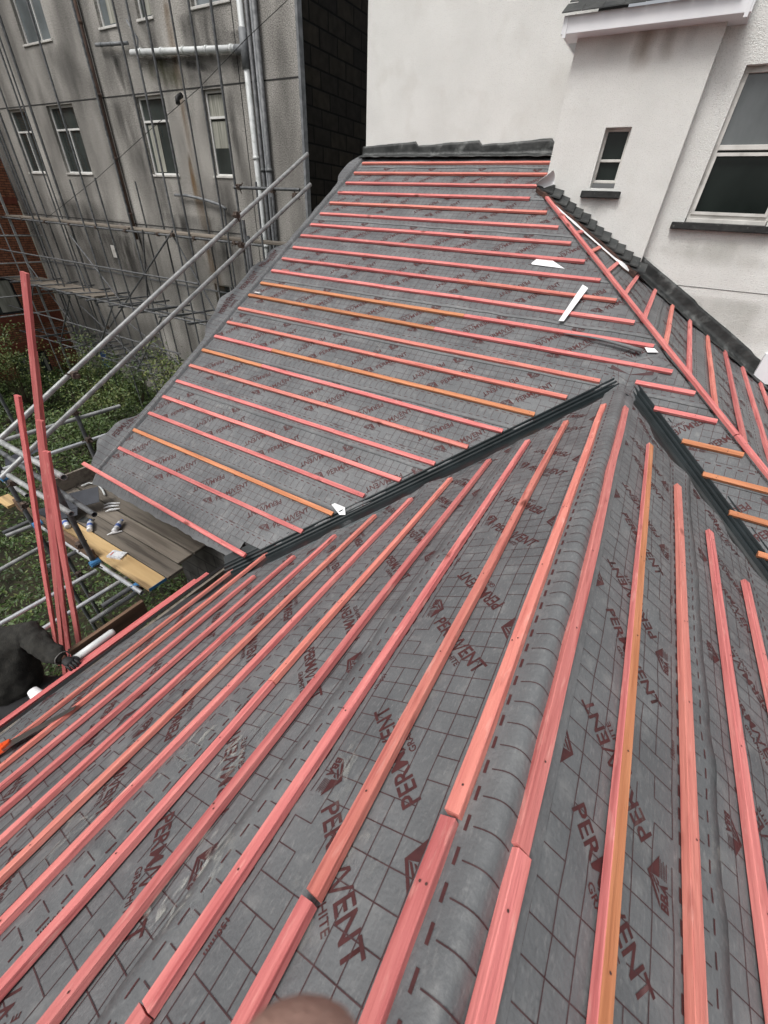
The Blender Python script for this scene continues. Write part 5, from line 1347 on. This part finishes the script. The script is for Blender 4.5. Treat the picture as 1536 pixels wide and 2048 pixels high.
# ------------------------------------------------------------------ ground, ivy, shrubs
def gz(x, y): 
    t = min(1, max(0, (x+17)/7)); t = t*t*(3-2*t); return -6.35+1.0*t+.18*noise.noise(Vector((x*.35, y*.35, 0)))
b = MB(); vs = []; nx, ny = 90, 60
for i in range(nx+1):
    for j in range(ny+1):
        x = -26+46*i/nx; y = -16+34*j/ny; vs.append((x, y, gz(x, y)-.05))
b.add(vs, [(i*(ny+1)+j, (i+1)*(ny+1)+j, (i+1)*(ny+1)+j+1, i*(ny+1)+j+1) for i in range(nx) for j in range(ny)], M['soil'])
o = b.build('ground', None, smooth=True); tag(o, kind='structure')
b = MB(); b.add([(-600,-600,-6.75),(600,-600,-6.75),(600,600,-6.75),(-600,600,-6.75)], [(0,1,2,3)], M['soil']); o = b.build('far_ground'); tag(o, kind='structure')
def leaf(b, c, size, mt, up=.7):
    n = Vector((random.gauss(0,.6), random.gauss(0,.6), up+random.random()*.5)).normalized(); t = n.orthogonal().normalized(); t.rotate(Quaternion(n, random.random()*6.28)); s = n.cross(t)
    L = size*random.uniform(.6,1.3); w = L*random.uniform(.35,.5)
    b.add([c-t*L*.5, c+s*w*.5+n*.004, c+t*L*.5, c-s*w*.5+n*.004], [(0,1,2,3)], mt)
b = MB(); rng = 0
for i in range(105000):
    u = random.uniform(-60, 420); v = random.uniform(690, 1420)
    r_ = ray(u, v)
    # spread over the garden area (world), not tied to the view: sample world plan with density falling with distance
    x = -3.2-18.2*random.random()**1.35; y = -2.2+11.3*random.random()
    if x > -4.4 and y > 2.0: continue
    d = noise.noise(Vector((x*.9, y*.9, 4))); d2 = noise.noise(Vector((x*2.6, y*2.6, 8)))
    hgt = .14+.5*max(0, d+.3)+.2*d2
    z = gz(x, y)+max(.0, hgt)*random.random()**.5
    sz = (.045+.0036*(-x))*random.uniform(.7,1.4)
    q = random.random()
    leaf(b, Vector((x, y, z)), sz, M['leafdark'] if q < .55+.5*d2 else (M['leafmid'] if q < .96 else M['leafpale']))
o = b.build('ivy_ground_cover'); tag(o, kind='stuff', label='dense dark green ivy and weeds covering the garden below the scaffold', cat='ground cover')
def shrub(x, y, h, w, n, mts, label, nstem=7):
    z0 = gz(x, y); root = empty('shrub', (x, y, z0), label, 'shrub', 'shrubs along the garden'); b = MB(); tips = []
    for s in range(nstem):
        a = random.random()*6.28; r = w*random.uniform(.2,.6); hh = h*random.uniform(.55,1)
        pts = [Vector((x, y, z0)), Vector((x+.4*r*math.cos(a), y+.4*r*math.sin(a), z0+hh*.5)), Vector((x+r*math.cos(a), y+r*math.sin(a), z0+hh))]
        b.tube(pts, [.018,.011,.004], M['twig'], 5); tips.append(pts)
        for k in range(3):
            q = pts[1].lerp(pts[2], random.random()); e = q+Vector((random.gauss(0,.2), random.gauss(0,.2), random.uniform(.05,.3))); b.tube([q, e], [.006,.002], M['twig'], 4); tips.append([q, e, e])
    b.build('stem', root); b = MB()
    for i in range(n):
        p = random.choice(tips); t = random.random()**.6; q = p[1].lerp(p[2], t); q = q+Vector((random.gauss(0,.16), random.gauss(0,.16), random.gauss(0,.14)))
        leaf(b, q, .085, random.choice(mts), .5)
    b.build('foliage', root)
LM, LP, LK = M['leafmid'], M['leafpale'], M['leafdark']
shrub(-18.3, 5.6, 3.0, 2.2, 3200, [LP, LM, LM], 'yellow green shrub in front of the lower brick window', 14)
shrub(-16.2, 6.9, 2.5, 1.8, 2800, [LM, LP, LK], 'loose leafy shrub between the brick wall and the scaffold', 12)
shrub(-14.4, 7.6, 1.9, 1.5, 2000, [LM, LK], 'low dark shrub beside the blue panel', 10)
shrub(-11.2, 7.2, 2.0, 1.3, 2000, [LP, LM], 'pale green shrub at the foot of the scaffold near the verge', 10)
shrub(-9.6, 6.4, 1.6, 1.1, 1500, [LM, LP], 'small leafy shrub peeping over the verge membrane', 8)
shrub(-19.5, 3.6, 2.8, 2.0, 2600, [LP, LM, LP], 'yellowing shrub at the far left edge', 12)
shrub(-13.2, 5.6, 1.3, 1.9, 2400, [LM, LM, LP], 'broad low bush in the middle of the garden', 14)
shrub(-11.0, 4.2, 1.1, 1.6, 2000, [LM, LK, LM], 'dark rounded bush below the raking guard rails', 12)
